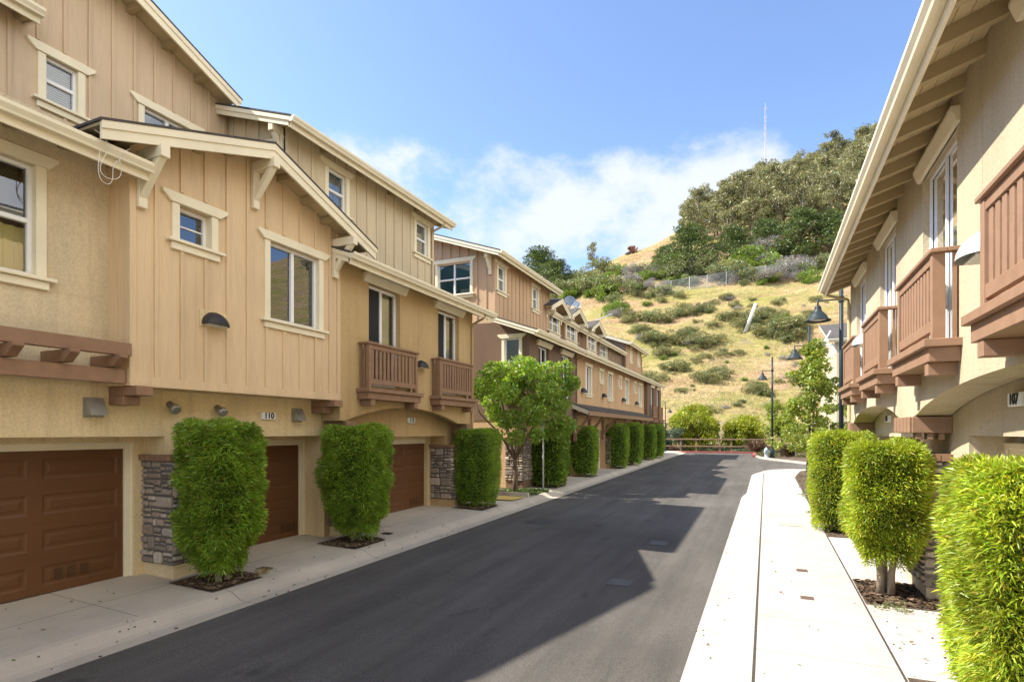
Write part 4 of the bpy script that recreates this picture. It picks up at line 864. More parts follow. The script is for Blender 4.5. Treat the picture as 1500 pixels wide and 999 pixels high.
# ------------------------------------------------------------------ leaves
def leaves(name, P, D, Ln, Wd, tint, m, parent=None, droop=.15, kind=None, base=None, smooth=False):
    n = len(P); P = np.asarray(P, float); D = np.asarray(D, float); D /= np.linalg.norm(D, axis=1, keepdims=True)+1e-9
    R = rng.normal(size=(n,3)); S = np.cross(D, R); S /= np.linalg.norm(S, axis=1, keepdims=True)+1e-9
    Ln = np.broadcast_to(np.asarray(Ln, float), (n,))[:,None]*rng.uniform(.65, 1.3, (n,1)); Wd = np.broadcast_to(np.asarray(Wd, float), (n,))[:,None]*rng.uniform(.8, 1.25, (n,1))
    dn = np.zeros((n,3)); dn[:,2] = -droop; M1 = P+D*Ln*.5; T = P+D*Ln+dn*Ln
    V = np.stack([P, M1+S*Wd/2, T, M1-S*Wd/2], 1).reshape(-1, 3)
    o0 = np.zeros(3); q = parent
    while q is not None: o0 += np.array(q.location); q = q.parent
    V = V-o0
    me = bpy.data.meshes.new(name); me.vertices.add(4*n); me.vertices.foreach_set('co', V.ravel().astype(np.float32))
    me.loops.add(4*n); me.loops.foreach_set('vertex_index', np.arange(4*n, dtype=np.int32)); me.polygons.add(n)
    me.polygons.foreach_set('loop_start', np.arange(0, 4*n, 4, dtype=np.int32)); me.polygons.foreach_set('loop_total', np.full(n, 4, dtype=np.int32))
    me.update(calc_edges=True)
    at = me.color_attributes.new('tint', 'FLOAT_COLOR', 'POINT'); t = np.ones((n,4)); t[:,:3] = tint if np.ndim(tint) == 2 else np.asarray(tint)[:,None]
    at.data.foreach_set('color', np.repeat(t, 4, 0).ravel().astype(np.float32)); me.materials.append(m)
    o = bpy.data.objects.new(name, me); COL.objects.link(o); o.parent = parent
    if kind: o['kind'] = kind
    return o
def tints(n, lo=.75, hi=1.25, hue=.12):
    k = rng.uniform(lo, hi, (n,1)); return k*(1+rng.normal(0, hue, (n,3))*np.array([1,.5,.8]))
def vnoise(P, sc, seed=0):
    return np.array([mnoise.noise(Vector((p[0]*sc+seed, p[1]*sc-seed, p[2]*sc+seed*.7))) for p in P])
def hedge(label, x, y, w, d, h, n, m, ln=.085, wd=.012, skirt=.35, taper=.55, round_=.22, spike=.8, seed=0, lumps=.09, core_m=None):
    z0 = g(y)+.13; th = thing('clipped_shrub', label, 'shrub', (x, y, z0), 'clipped shrubs along the street')
    def R(t):
        k = min(1., t/.42); side = taper+(1-taper)*math.sin(k*math.pi/2); topr = 1.0 if t < .86 else 1-(.16*((t-.86)/.14)**2); return side*topr
    q = rng.random((n,4)); A = 2*(w+d)*h; T = w*d; top = q[:,3] < T*1.15/(A+T)
    P = np.zeros((n,3)); Nr = np.zeros((n,3)); ang = q[:,0]*2*math.pi; zt = q[:,1]
    e = 5.0
    for i in range(n):
        c, s = math.cos(ang[i]), math.sin(ang[i])
        r = (abs(c)**e+abs(s)**e)**(-1/e)
        if top[i]: k = math.sqrt(q[i,1])*.98; t = 1.; P[i] = (c*r*k*w/2*R(1), s*r*k*d/2*R(1), 0); Nr[i] = (c*.25*k, s*.25*k, 1)
        else:
            t = zt[i]; rr = R(t); P[i] = (c*r*w/2*rr, s*r*d/2*rr, 0); nx, ny = abs(c)**(e-1)*np.sign(c)/w, abs(s)**(e-1)*np.sign(s)/d; l = math.hypot(nx, ny)+1e-6; Nr[i] = (nx/l, ny/l, .25-.4*(t < .3))
        P[i,2] = skirt+(h-skirt)*t
    vn = vnoise(P, 2.2, seed)*lumps+vnoise(P, 6, seed+9)*lumps*.55
    Nn = Nr/np.linalg.norm(Nr, axis=1, keepdims=True); dep = np.abs(rng.normal(0, .075, n)); P += Nn*(vn-dep)[:,None]
    P[:,2] += (P[:,2] < skirt+.25)*rng.normal(0, .06, n)
    tn = tints(n, .7, 1.3)*(1+.45*vnoise(P, 3.5, seed+3))[:,None]
    br = rng.random(n) < .025; tn[br] = tn[br]*np.array([1.4, .8, 1.2]); tn[rng.random(n) < .12] *= 1.35
    D = Nn*.75+rng.normal(0, .5, (n,3))*spike; D[:,2] += .12
    P += np.array([x, y, z0]); leaves('foliage', P, D, ln, wd, np.clip(tn, .25, 2), m, th, droop=.2)
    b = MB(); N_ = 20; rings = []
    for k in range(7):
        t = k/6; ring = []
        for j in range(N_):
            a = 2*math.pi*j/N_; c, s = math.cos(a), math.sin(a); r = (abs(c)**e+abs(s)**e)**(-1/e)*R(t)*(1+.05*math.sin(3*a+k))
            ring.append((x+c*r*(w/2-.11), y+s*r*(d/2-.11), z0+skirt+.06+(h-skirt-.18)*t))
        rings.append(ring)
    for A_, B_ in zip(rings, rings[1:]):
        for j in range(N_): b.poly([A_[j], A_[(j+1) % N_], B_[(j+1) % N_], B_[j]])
    b.poly(rings[0]); b.poly(rings[-1]); co = b.build('shade_core', core_m or M['core'], th)
    b = MB()
    for k in range(3):
        a = k*2.1+seed; dx, dy = .07*math.cos(a), .07*math.sin(a); b.tube([(x+dx, y+dy, z0-.06), (x+dx*1.1, y+dy*1.3, z0+skirt*.6), (x+dx*2.4, y+dy*2.2, z0+skirt+.35)], [.055, .045, .03], 8)
    b.build('trunk', 'bark_pale', th, smooth=True)
    return th
M['core'] = mat('dark_gap_core', (.035,.06,.01), .95, .5, 12, 25, 1, .05)  # hedge core darker than the leaves, shade of the gaps in its colour
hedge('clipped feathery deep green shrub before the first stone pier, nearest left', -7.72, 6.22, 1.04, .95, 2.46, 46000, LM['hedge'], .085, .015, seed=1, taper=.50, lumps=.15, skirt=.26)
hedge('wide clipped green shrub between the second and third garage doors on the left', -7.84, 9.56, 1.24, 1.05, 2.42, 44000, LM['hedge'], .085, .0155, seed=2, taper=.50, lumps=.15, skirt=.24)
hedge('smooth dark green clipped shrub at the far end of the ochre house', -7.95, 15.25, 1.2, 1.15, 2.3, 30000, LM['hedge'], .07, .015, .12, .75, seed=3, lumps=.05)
hedge('clipped shrub with broad glossy leaves just beyond the left street tree', -7.95, 21.4, 1.35, 1.3, 2.2, 9000, LM['broad'], .11, .06, .1, .8, seed=4)
LBL = ['dark clipped shrub next past the broad leaved one on the left', 'dark clipped shrub on the left, third from the street tree', 'dark clipped shrub on the left under the middle of the bracketed canopy', 'dark clipped shrub on the left, last but one before the lamp', 'dark clipped shrub farthest away on the left kerb']
for i, (px, y, w, h) in enumerate(((854, 26.3, 1.3, 2.35), (900, 31.9, 1.5, 2.45), (925, 34.9, 1.25, 2.5), (946, 40.4, 1.35, 2.4), (960, 42.9, 1.2, 2.4))):
    r = ray(px, 640); hedge(LBL[i], y*r[0]/r[1], y, w, 1.2, h, 9000, LM['hedge'], .12, .026, .1, .8, seed=5+i, lumps=.05)
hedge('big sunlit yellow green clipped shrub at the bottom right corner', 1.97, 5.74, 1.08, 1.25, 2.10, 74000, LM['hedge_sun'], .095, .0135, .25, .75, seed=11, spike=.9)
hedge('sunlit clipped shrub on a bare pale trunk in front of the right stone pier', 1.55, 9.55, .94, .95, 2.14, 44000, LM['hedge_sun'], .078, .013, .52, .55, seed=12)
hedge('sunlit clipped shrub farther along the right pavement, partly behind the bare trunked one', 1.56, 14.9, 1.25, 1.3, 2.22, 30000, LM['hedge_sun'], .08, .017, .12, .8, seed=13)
# mulch chips and ground cover
def chips(name, areas, n, cols, sz):
    b = MB()
    for _ in range(n):
        x0, x1, y0, y1, dz = random.choice(areas); x, y = random.uniform(x0, x1), random.uniform(y0, y1); z = g(y)+dz+random.uniform(0, .02); a = random.uniform(0, 3.14); l = sz*random.uniform(.5, 1.6); w = l*random.uniform(.25, .6); ti = random.uniform(-.3, .3)
        c, s = math.cos(a), math.sin(a); kk = random.uniform(.6, 1.4); col = tuple(k*kk for k in random.choice(cols))
        b.poly([(x-c*l+s*w, y-s*l-c*w, z), (x+c*l+s*w, y+s*l-c*w, z+ti*l), (x+c*l-s*w, y+s*l+c*w, z+ti*l+.012), (x-c*l-s*w, y-s*l+c*w, z+.012)], 0, col)
    o = b.build(name, 'chips', recalc=False); o['kind'] = 'stuff'
chips('mulch_chips', [(-8.3,-7.42,a,c,.155) for a, c in BEDS[:3]]+[(1.25,2.15,9.0,10.25,.137), (1.25,2.3,14,30,.137), (1.25,2.15,9.0,10.25,.137)], 5200, [(.09,.055,.035), (.13,.08,.05), (.05,.035,.025), (.20,.14,.09)], .028)
chips('mulch_chips', [(-.6,6,46.5,54,.11), (-7,-.9,55,59,.07)], 2500, [(.10,.06,.04), (.16,.10,.06), (.07,.045,.03), (.20,.15,.06)], .07)
chips('leaf_litter', [(-7.05,-6.7,2,20,.012), (-7.3,-6.9,3,18,.13), (-9.2,-7.4,2.5,15,.18), (-.1,1.2,4,30,.132), (-.85,-.4,5,30,.012), (1.25,2.2,6.5,9,.13)], 300, [(.16,.10,.05), (.22,.17,.07), (.09,.06,.04), (.13,.16,.05)], .014)
def tufts(name, spots, m, per, ln, wd, spread, up=1.2, kind='stuff'):
    P, D = [], []
    for x, y, z, s in spots:
        for _ in range(per):
            a = random.uniform(0, 6.28); r = random.random()**.5*spread*s; P.append((x+r*math.cos(a), y+r*math.sin(a), z)); D.append((math.cos(a)*random.uniform(.1, 1), math.sin(a)*random.uniform(.1, 1), up*random.uniform(.5, 1.2)))
    n = len(P); o = leaves(name, P, D, ln, wd, tints(n, .6, 1.35), m, droop=.35); o['kind'] = kind; return o
tufts('ground_cover', [(random.uniform(1.22, 2.1), random.uniform(14.2, 30), g(20)+.14, random.uniform(.6, 1.3)) for _ in range(60)], LM['sage'], 60, .10, .025, .22)
tufts('ground_cover', [(random.uniform(-8.9, -7.42), random.uniform(18.05, 19.9), g(19)+.12, 1) for _ in range(34)], LM['cover'], 90, .14, .03, .2)
tufts('ground_cover', [(1.35+random.uniform(0,.35), random.uniform(8.7, 9.3), g(9)+.135, .6) for _ in range(9)], LM['sage'], 60, .05, .018, .16)
tufts('ground_cover', [(-7.55, 6.85, g(7)+.13, .6)], LM['dry'], 110, .16, .008, .12)
tufts('ground_cover', [(random.uniform(-7, 4), random.uniform(57.2, 58.6), g(57)+.05, 1.2) for _ in range(110)], LM['blue'], 60, .4, .05, .5)
tufts('ground_cover', [(random.uniform(-.4, 5), random.uniform(47.5, 54), g(50)+.1, 1.2) for _ in range(40)], LM['cover'], 40, .16, .05, .4)
# ------------------------------------------------------------------ trees
def blob_leaves(blobs, n, ln, wd, tlo=.8, thi=1.2, flat=1., up=.25, out=.7, clump=.5):
    wts = np.array([b[3]*b[4]*b[5] for b in blobs])**.67; wts /= wts.sum(); idx = rng.choice(len(blobs), n, p=wts); bt = rng.uniform(tlo, thi, len(blobs))
    B = np.array([b[:6] for b in blobs]); u = rng.normal(size=(n,3)); u /= np.linalg.norm(u, axis=1, keepdims=True)
    r = 1-np.abs(rng.normal(0, .22, n)); r = np.clip(r, .1, 1.12)
    nz = 1+.35*vnoise(u*1.0+idx[:,None]*3.3, 1.7); P = B[idx,:3]+u*B[idx,3:6]*(r*nz)[:,None]
    D = u*out+rng.normal(0, .6, (n,3)); D[:,2] += up
    t = tints(n, .75, 1.25)*bt[idx][:,None]; return P, D, t
def tree(name, label, cat, x, y, z, blobs, n, ln, wd, m, trunk, limbs, r0, bark='bark', group=None, **kw):
    th = thing(name, label, cat, (x, y, z), group)
    P, D, t = blob_leaves([(x+b[0], y+b[1], z+b[2], b[3], b[4], b[5]) for b in blobs], n, ln, wd, **kw); leaves('crown', P, D, ln, wd, t, m, th)
    b = MB(); pts = [(x+p[0], y+p[1], z+p[2]) for p in trunk]; b.tube(pts, [r0*(1-.6*i/(len(pts)-1)) for i in range(len(pts))], 9)
    for lb in limbs:
        q = [(x+p[0], y+p[1], z+p[2]) for p in lb]; b.tube(q, [r0*.5*(1-.75*i/(len(q)-1)) for i in range(len(q))], 6)
    b.build('trunk', bark, th, smooth=True); return th
random.seed(21)
bl = []
for i in range(62):
    a = random.uniform(0, 6.28); r = random.random()**.6*2.05; hz = random.uniform(2.0 if r > 1.15 else 2.6, 4.6); k = math.sqrt(max(.12, 1-((hz-3.4)/2.1)**2)); s = random.uniform(.20, .44)
    bl.append((r*k*math.cos(a)+.35, r*k*math.sin(a)*.9, hz, s, s, s*.75))
limbs = [[(.0,0,1.2), (math.cos(a)*.5, math.sin(a)*.5, 2.1), (math.cos(a)*1.3, math.sin(a)*1.2, 3.2+.3*math.sin(3*a)), (math.cos(a)*1.7, math.sin(a)*1.5, 4.0)] for a in (.3, 1.4, 2.5, 3.6, 4.7, 5.6)]
tree('street_tree', 'leafy green street tree standing in the gap between the two left rows', 'tree', -8.37, 19.0, g(19)+.1, bl, 13000, .15, .085, LM['tree'], [(0,0,-.1), (.03,0,.6), (0,.02,1.2), (.06,0,2.2), (.2,.05,3.4), (.3,0,4.6)], limbs, .11, out=.5)
bl = []
for i in range(120):
    hz = random.uniform(1.3, 6.3); k = max(.15, 2.7*(1-(hz-.9)/5.8)); a = random.uniform(0, 6.28); r = random.random()**.6*k; s = random.uniform(.13, .32); bl.append((r*math.cos(a), r*math.sin(a), hz, s, s, s*.7))
limbs = [[(0,0,h), (.6*math.cos(a)*(1-h/8), .6*math.sin(a)*(1-h/8), h+.4), (1.7*math.cos(a)*(1-h/7), 1.7*math.sin(a)*(1-h/7), h+.9)] for h, a in ((1.4,0),(1.7,2),(2.1,4),(2.6,1),(3.1,3),(3.6,5),(4.2,.5),(4.8,2.6))]
tree('young_tree', 'slender yellow green young tree rising behind the right shrubs between the street lamps', 'tree', 2.05, 30.5, g(30)+.1, bl, 11000, .16, .09, LM['young'], [(0,0,-.1), (0,0,2), (.03,0,4), (0,0,6.3)], limbs, .07, out=.5)
bl = [(random.uniform(-.9, .9), random.uniform(-.8, .8), random.uniform(1.6, 4.0), .42, .42, .34) for _ in range(20)]
tree('young_tree', 'small leafy tree on the island behind the farthest right lamp', 'tree', 1.1, 48.6, g(48), bl, 5000, .2, .11, LM['young'], [(0,0,-.1), (.05,0,1.6), (0,0,3.6)], [[(0,0,1.3), (.5,.1,2.2), (.8,.2,3)], [(0,0,1.5), (-.5,-.1,2.3), (-.8,0,3)]], .12, out=.5)
bl = [(random.gauss(0,.85), random.gauss(0,.85), random.uniform(.75, 2.5), .55, .55, .45) for _ in range(26)]
bl = [(random.uniform(-2.0, 2.0), random.uniform(-1.5, 1.5), random.uniform(1.6, 5.6)) for _ in range(80)]
bl = [(a, c, z, .62, .62, .5) for a, c, z in bl if (a/2.2)**2+((z-3.4)/2.5)**2 < 1][:44]
tree('rounded_tree', 'round yellow green tree behind the wooden fence at the end of the road', 'tree', -6.6, 58.5, g(57), [(a*.93, c, .35+(z-1.6)*.95, s*1.15, q*1.15, t*1.1) for a, c, z, s, q, t in bl], 18000, .19, .13, LM['yellow'], [(0,0,-.2), (.1,0,1), (0,0,3)], [[(0,0,.6), (.8,0,1.5), (1.3,0,2.6)], [(0,0,.7), (-.8,0,1.6), (-1.3,0,2.6)]], .16, out=.6)
bl = [(random.uniform(-1.6, 1.6), random.uniform(-1, 1), random.uniform(.5, 3.1)) for _ in range(60)]
bl = [(a, c, z, .5, .5, .42) for a, c, z in bl if (a/1.9)**2+((z-1.7)/1.7)**2 < 1]
tree('rounded_bush', 'low round yellow green bush behind the middle of the wooden fence', 'bush', -1.95, 58.8, g(57), bl, 11000, .18, .12, LM['yellow'], [(0,0,-.2), (.05,0,.5), (0,0,1.6)], [[(0,0,.3), (.6,0,1), (1,0,1.8)]], .1, out=.6)
bl = [(random.uniform(-1.3, 1.3), random.uniform(-1, 1), random.uniform(.4, 2.6), .5, .5, .4) for _ in range(24)]
tree('blue_green_bush', 'blue green bush at the left end of the wooden fence', 'bush', -9.0, 57.6, g(57), bl, 6500, .24, .07, LM['blue'], [(0,0,-.2), (0,0,1.2)], [[(0,0,.3), (.5,0,1), (.9,0,1.6)]], .09, out=.6)
def flax(label, x, y, s, m=LM['flax'], n=260):
    th = thing('flax_plant', label, 'plant', (x, y, g(y)+.1), None); a = rng.uniform(0, 6.28, n); r = rng.random(n)*.25*s
    P = np.stack([x+r*np.cos(a), y+r*np.sin(a), np.full(n, g(y)+.1)], 1); D = np.stack([np.cos(a)*rng.uniform(.1, 1.1, n), np.sin(a)*rng.uniform(.1, 1.1, n), rng.uniform(.5, 1.3, n)], 1)
    leaves('leaf_clump', P, D, 1.25*s, .07*s, tints(n, .6, 1.4, .2), m, th, droop=.3)
flax('bronze flax with drooping strap leaves in front of the wooden fence', -.8, 55.5, 1.15); flax('dark red flax clump to the right of the farthest right lamp', 1.7, 49.5, 1.1, LM['flax']); flax('small bronze flax low at the left end of the fence', -7.9, 55.4, .6)
# ------------------------------------------------------------------ street furniture
def street_lamp(label, x, y, h=7.4, arm=6.45, out=.66, first=[None]):
    z = g(y)+.1
    if first[0] is not None: return copy_thing(first[0], (x, y, z), label=label)
    th = thing('street_lamp', label, 'street lamp', (x, y, z), 'dark green street lamps with bell shades'); m = 'lamp_green'
    b = MB(); b.lathe((x, y, z), [(0,0), (.19,0), (.19,.06), (.15,.10), (.13,.5), (.115,.62), (.085,.66), (.085,1.0)], 16); b.build('base', m, th, smooth=False)
    b = MB(); b.tube([(x, y, z+.9), (x, y, z+h)], [.072, .058], 12); b.lathe((x, y, z+h), [(.062,0), (.065,.03), (.03,.07), (0,.08)], 10); b.build('pole', m, th, smooth=True)
    b = MB(); b.tube([(x, y, z+arm), (x-out, y, z+arm)], .026, 8); b.lathe((x, y, z+arm-.09), [(.085,0), (.085,.18)], 12); b.tube([(x-out, y, z+arm+.07), (x-out, y, z+arm-.18)], .026, 8); b.build('arm', m, th, smooth=True)
    b = MB(); s = 1.0; zz = z+arm-.2
    b.lathe((x-out, y, zz), [(.03,.06), (.085,.03), (.105,-.03), (.10,-.09), (.125,-.11), (.125,-.14), (.19,-.20), (.265,-.29), (.305,-.38), (.385,-.43), (.385,-.455), (.34,-.45), (.29,-.385), (.17,-.22), (.02,-.12)], 24); b.build('lamp_shade', m, th, smooth=True)
    b = MB(); b.lathe((x-out, y, zz), [(0,-.44), (.15,-.43), (.28,-.395), (.29,-.385)], 20); b.build('lens', 'slat', th, smooth=True)
    first[0] = th; return th
street_lamp('dark green bell street lamp nearest on the right, just under the eave end', 2.2, 20.9)
street_lamp('dark green bell street lamp rising through the slender young tree', 2.0, 32.4)
street_lamp('dark green bell street lamp on the island beside the hydrant', .43, 46.3)
o = street_lamp('short dark street lamp at the far left end beside the brown row', -8.4, 53.2); o.scale = (.62,)*3; o.rotation_euler = (0, 0, math.pi)
t = thing('fire_hydrant', 'pale fire hydrant at the foot of the island lamp', 'hydrant', (.02, 46.0, g(46)+.1))
b = MB(); b.lathe((.02,46.0,g(46)+.1), [(0,0), (.19,0), (.19,.06), (.12,.08), (.12,.5), (.15,.53), (.15,.58), (.13,.66), (.06,.72), (.05,.78), (0,.79)], 18); b.build('body', 'hydrant', t, smooth=True)
for a in (0, 2.1, 4.2):
    b = MB(); b.lathe((.02,46.0,g(46)+.55), [(0,.0), (.07,.0), (.07,.19), (.085,.19), (.085,.23), (0,.24)], 12, ax=(math.cos(a), math.sin(a), 0)); b.build('outlet', 'hydrant', t)
def pole(name, label, cat, x, y, h, r, m): 
    b = MB(); b.tube([(x,y,g(y)+.08), (x,y,g(y)+h)], r, 8); return tag(b.build(name, m, smooth=True), label, cat)
pole('sign_post', 'thin bare galvanised post on the island right of the red flax', 'post', 1.94, 45.0, 2.5, .045, 'post_grey')
t = thing('sign_post', 'thin galvanised sign post in front of the broad leaved shrub on the left', 'post', (-7.55, 19.75, g(20)+.1))
b = MB(); b.tube([(-7.55,19.75,g(20)+.1), (-7.55,19.75,g(20)+2.75)], .03, 8); b.build('post', 'post_grey', t, smooth=True)
b = MB(); b.lathe((-7.55,19.75,g(20)+.1), [(0,0), (.08,0), (.08,.02), (.04,.05)], 12); b.build('collar', 'post_grey', t)
t = thing('wooden_fence', 'brown two rail wooden fence across the end of the road', 'fence', (-3, 56, g(56)))
posts = [-9.9, -7.4]+[56*ray(p, 640)[0]/ray(p, 640)[1] for p in (1020, 1054.5, 1071.4, 1122.4, 1161.6, 1200)]
for x in posts: b = MB(); b.box(W0, x-.075, x+.075, 55.93, 56.07, g(56)-.2, g(56)+1.28); b.build('post', 'timber', t, bevel=.01)
for z0, z1 in ((1.16,1.27), (.50,.61)): b = MB(); b.box(W0, -11, posts[-1]+.5, 55.86, 55.929, g(56)+z0, g(56)+z1); b.build('rail', 'timber', t, bevel=.008)
# ------------------------------------------------------------------ hill
HX = [-160,-80,-56,-36,-22,0,36,90,200]; HS = [.43,.455,.51,.545,.55,.555,.568,.59,.60]; HC = [120,142,152,168,190,214,250,285,300]
def ip(x, ys): return float(np.interp(x, HX, ys))
def hz(x, y):
    t = y-57.; s = ip(x, HS); yc = ip(x, HC)
    if t <= 0: return g(57)-.03
    k = s*(t-7*(1-math.exp(-t/7)))*(1-.0)
    tc = yc-57; kc = s*(tc-7)
    if t > tc-14: # rounded crest
        a = (t-(tc-14))/28.; k = (s*((tc-14)-7))+s*28*(a-a*a*.5)*.9 if a < 1 else (s*((tc-14)-7))+s*28*.45-(t-tc-14)*.06
    nz = mnoise.noise(Vector((x*.05, y*.05, 0)))*1.6+mnoise.noise(Vector((x*.16, y*.13, 4)))*.7+.9*math.sin((k+3*mnoise.noise(Vector((x*.03,y*.03,9))))*.42)*.55
    return g(57)-.03+k+nz*min(1, t/18.)
xs = np.concatenate([np.linspace(-160,-70,24), np.linspace(-68,70,140), np.linspace(73,200,24)]); ysv = np.concatenate([np.linspace(57,260,190), np.linspace(264,420,24)])
V = [(x, y, hz(x, y)) for y in ysv for x in xs]; nx = len(xs)
Fc = [(j*nx+i, j*nx+i+1, (j+1)*nx+i+1, (j+1)*nx+i) for j in range(len(ysv)-1) for i in range(nx-1)]
def hill_mat():
    m, nt, b = new_mat('dry_hillside'); v = texco(nt); vy = texco(nt, (.35, 1, 1.6))
    f = noi(nt, vy, .16, 7, .62)
    c = ramp(nt, f, [(.36, (.35,.235,.125)), (.47, (.49,.375,.19)), (.56, (.39,.325,.135)), (.66, (.25,.24,.09))])
    c = mixc(nt, ramp(nt, noi(nt, v, .055, 6, .6), [(.50, (0,0,0)), (.60, (.55,.55,.55))]), c, (.50,.335,.245))
    c = mixc(nt, ramp(nt, noi(nt, v, .07, 5, .6), [(.49, (0,0,0)), (.60, (.75,.75,.75))]), c, (.33,.31,.10))
    c = mixc(nt, ramp(nt, noi(nt, vy, .12, 6, .6), [(.53, (0,0,0)), (.62, (.8,.8,.8))]), c, (.47,.30,.20))
    c = mixc(nt, ramp(nt, noi(nt, vy, .3, 6, .7), [(.60, (0,0,0)), (.70, (.7,.7,.7))]), c, (.31,.26,.20))
    c = mixc(nt, ramp(nt, noi(nt, vy, .55, 8, .7), [(.55, (0,0,0)), (.68, (.8,.8,.8))]), c, (.27,.27,.10))
    c = mixc(nt, .9, c, ramp(nt, noi(nt, v, 1.3, 7, .78), [(.28, (.42,.40,.34)), (.62, (1.12,1.1,1.05))]), 'MULTIPLY')
    L(nt, c, b.inputs['Base Color']); b.inputs['Roughness'].default_value = .95; b.inputs['Specular IOR Level'].default_value = .05
    bump(nt, b, noi(nt, v, 2.2, 7, .75), 1., .5); return m
me = bpy.data.meshes.new('hill'); me.from_pydata(V, [], Fc); me.materials.append(hill_mat()); me.polygons.foreach_set('use_smooth', [True]*len(Fc)); me.update()
o = bpy.data.objects.new('hill', me); COL.objects.link(o); o['kind'] = 'structure'
def hit(px, py):
    r = ray(px, py); t = 55.
    while t < 420:
        x, y, z = t*r[0], t*r[1], CAMH+t*r[2]
        if y > 57 and z < hz(x, y): return (x, y, hz(x, y))
        t += .6
    return None
def dist(p): return -p[0]*SA+p[1]*CA
# plant prototypes (built once, copied over the slope)
def proto(name, label, cat, group, blobs, n, ln, wd, m, trunk=None, r0=.1, bark='bark', limbs=(), **kw):
    t = trunk or [(0,0,-.3), (0,0,.5)]; return tree(name, label, cat, 0, -80., 0., blobs, n, ln, wd, m, t, limbs, r0, bark, group, **kw)
def rb(n, rx, rz, z0, s, sq=.75, sh=1.):
    out = []
    while len(out) < n:
        a, c, z = random.uniform(-rx, rx), random.uniform(-rx, rx), random.uniform(0, 1)
        if (a/rx)**2+(c/rx)**2 < (1-(2*z-1)**2*.7)*sh: out.append((a, c, z0+z*rz, s*random.uniform(.7, 1.3), s*random.uniform(.7, 1.3), s*sq*random.uniform(.7, 1.3)))
    return out
random.seed(5)
G_BUSH = 'wild bushes scattered over the hillside'
PR = {
 'olive': [proto('coyote_bush', 'low olive green wild bush among the many on the dry hillside', 'bush', G_BUSH, rb(12, 1.3, .9, .15, .45), 1500, .22, .07, LM['olive'], up=.5) for _ in range(2)],
 'grey': [proto('grey_bush', 'bare grey lavender wild bush among those on the hillside', 'bush', 'grey bare bushes on the hillside', rb(12, 1.3, 1.3, .2, .5), 1700, .30, .035, LM['grey'], up=.8) for _ in range(2)],
 'bright': [proto('green_bush', 'bright green rounded wild bush among those below the hilltop trees', 'bush', 'bright green bushes on the hillside', rb(16, 1.3, 1.7, .2, .5), 2400, .2, .11, LM['bright'], up=.3) for _ in range(2)],
 'sage': [proto('sage_bush', 'dull grey green wild bush among those below the hilltop trees', 'bush', 'sage bushes on the hillside', rb(14, 1.4, 1.4, .2, .5), 2200, .22, .09, LM['sage'], up=.3) for _ in range(2)],
 'euc': [proto('eucalyptus', 'tall olive eucalyptus in the dense grove along the hilltop', 'tree', 'eucalyptus grove on the hilltop', rb(22, 3.4, 10, 4.5, 1.0, .7), 2400, .75, .20, LM['euc'], [(0,0,-1), (.2,0,4), (-.1,.1,9), (0,0,13)], .32, 'bark_pale', [[(0,0,5), (1.2,.4,8), (2.2,.6,11)], [(0,0,6), (-1.2,-.4,9), (-2.2,.2,12)]], up=-.35, thi=1.7, tlo=.45) for _ in range(4)],
 'cyp': [proto('cypress', 'dark spreading cypress among those below the eucalyptus grove', 'tree', 'dark cypresses on the hillside', [(random.uniform(-1,1)*5*(1-z/10.5), random.uniform(-1,1)*4.5*(1-z/10.5), z, random.uniform(1.1,2.0), random.uniform(1.1,2.0), .5) for z in np.linspace(.8, 8.6, 44)], 7000, .5, .16, LM['cyp'], [(0,0,-1), (.2,0,3), (0,0,8)], .45, 'bark', [[(0,0,2), (2,0,3.2), (4,0,4)], [(0,0,2.5), (-2,.3,4), (-3.8,0,5)]], up=.5, thi=1.4, tlo=.6) for _ in range(2)],
}
for ls in PR.values():
    for p in ls: p.location = (0, 0, 0)
USED = set(); NP = {}
def plant(kind, px, py, hpx=None, sc=None, label=None, group=True, xyz=None, sx=1.):
    p = xyz or hit(px, py)
    if p is None: return None
    base = {'olive':1.3,'grey':1.7,'bright':2.1,'sage':1.8,'euc':15.,'cyp':9.4}[kind]
    if sc is None: sc = hpx*dist(p)/FPX/base
    src = random.choice(PR[kind]); loc = (p[0], p[1], p[2]-.15*sc); rz = random.uniform(0, 6.28); NP[kind] = NP.get(kind, 0)+1
    if src.name not in USED: USED.add(src.name); c = src; c.location = loc; c.scale = (sc*sx, sc*sx, sc); c.rotation_euler = (0,0,rz)
    else: c = copy_thing(src, loc, (sc*sx, sc*sx, sc), rz)
    if label: c['label'] = label
    if label and not group and 'group' in c: del c['group']
    return c
# named trees first
for px, py, h, sx, lb in ((790, 428, 68, 1.2, 'dark cypress clump above the roof of the brown row, leftmost on the skyline'), (815, 430, 50, 1.4, 'dark cypress just right of the leftmost one on the skyline'), (1008, 398, 70, 1.3, 'spreading dark cypress at the left edge of the hilltop grove'), (1075, 388, 58, 1.2, 'deep green cypress in the middle of the row under the eucalyptus'), (1120, 376, 58, 1.1, 'deep green cypress behind the bright green bush'), (1172, 378, 74, 1.25, 'big layered cypress left of the right eave'), (1218, 376, 70, 1.2, 'layered cypress half hidden by the right eave'), (975, 395, 36, 1.3, 'low wind swept cypress at the foot of the leftmost grove trees')):
    plant('cyp', px, py, h, label=lb, sx=sx)
plant('euc', 868, 399, 46, label='lone sparse eucalyptus on the skyline above the dormers', sx=.75); plant('euc', 795, 425, 62, label='grey eucalyptus behind the skyline cypresses on the left', sx=.9)
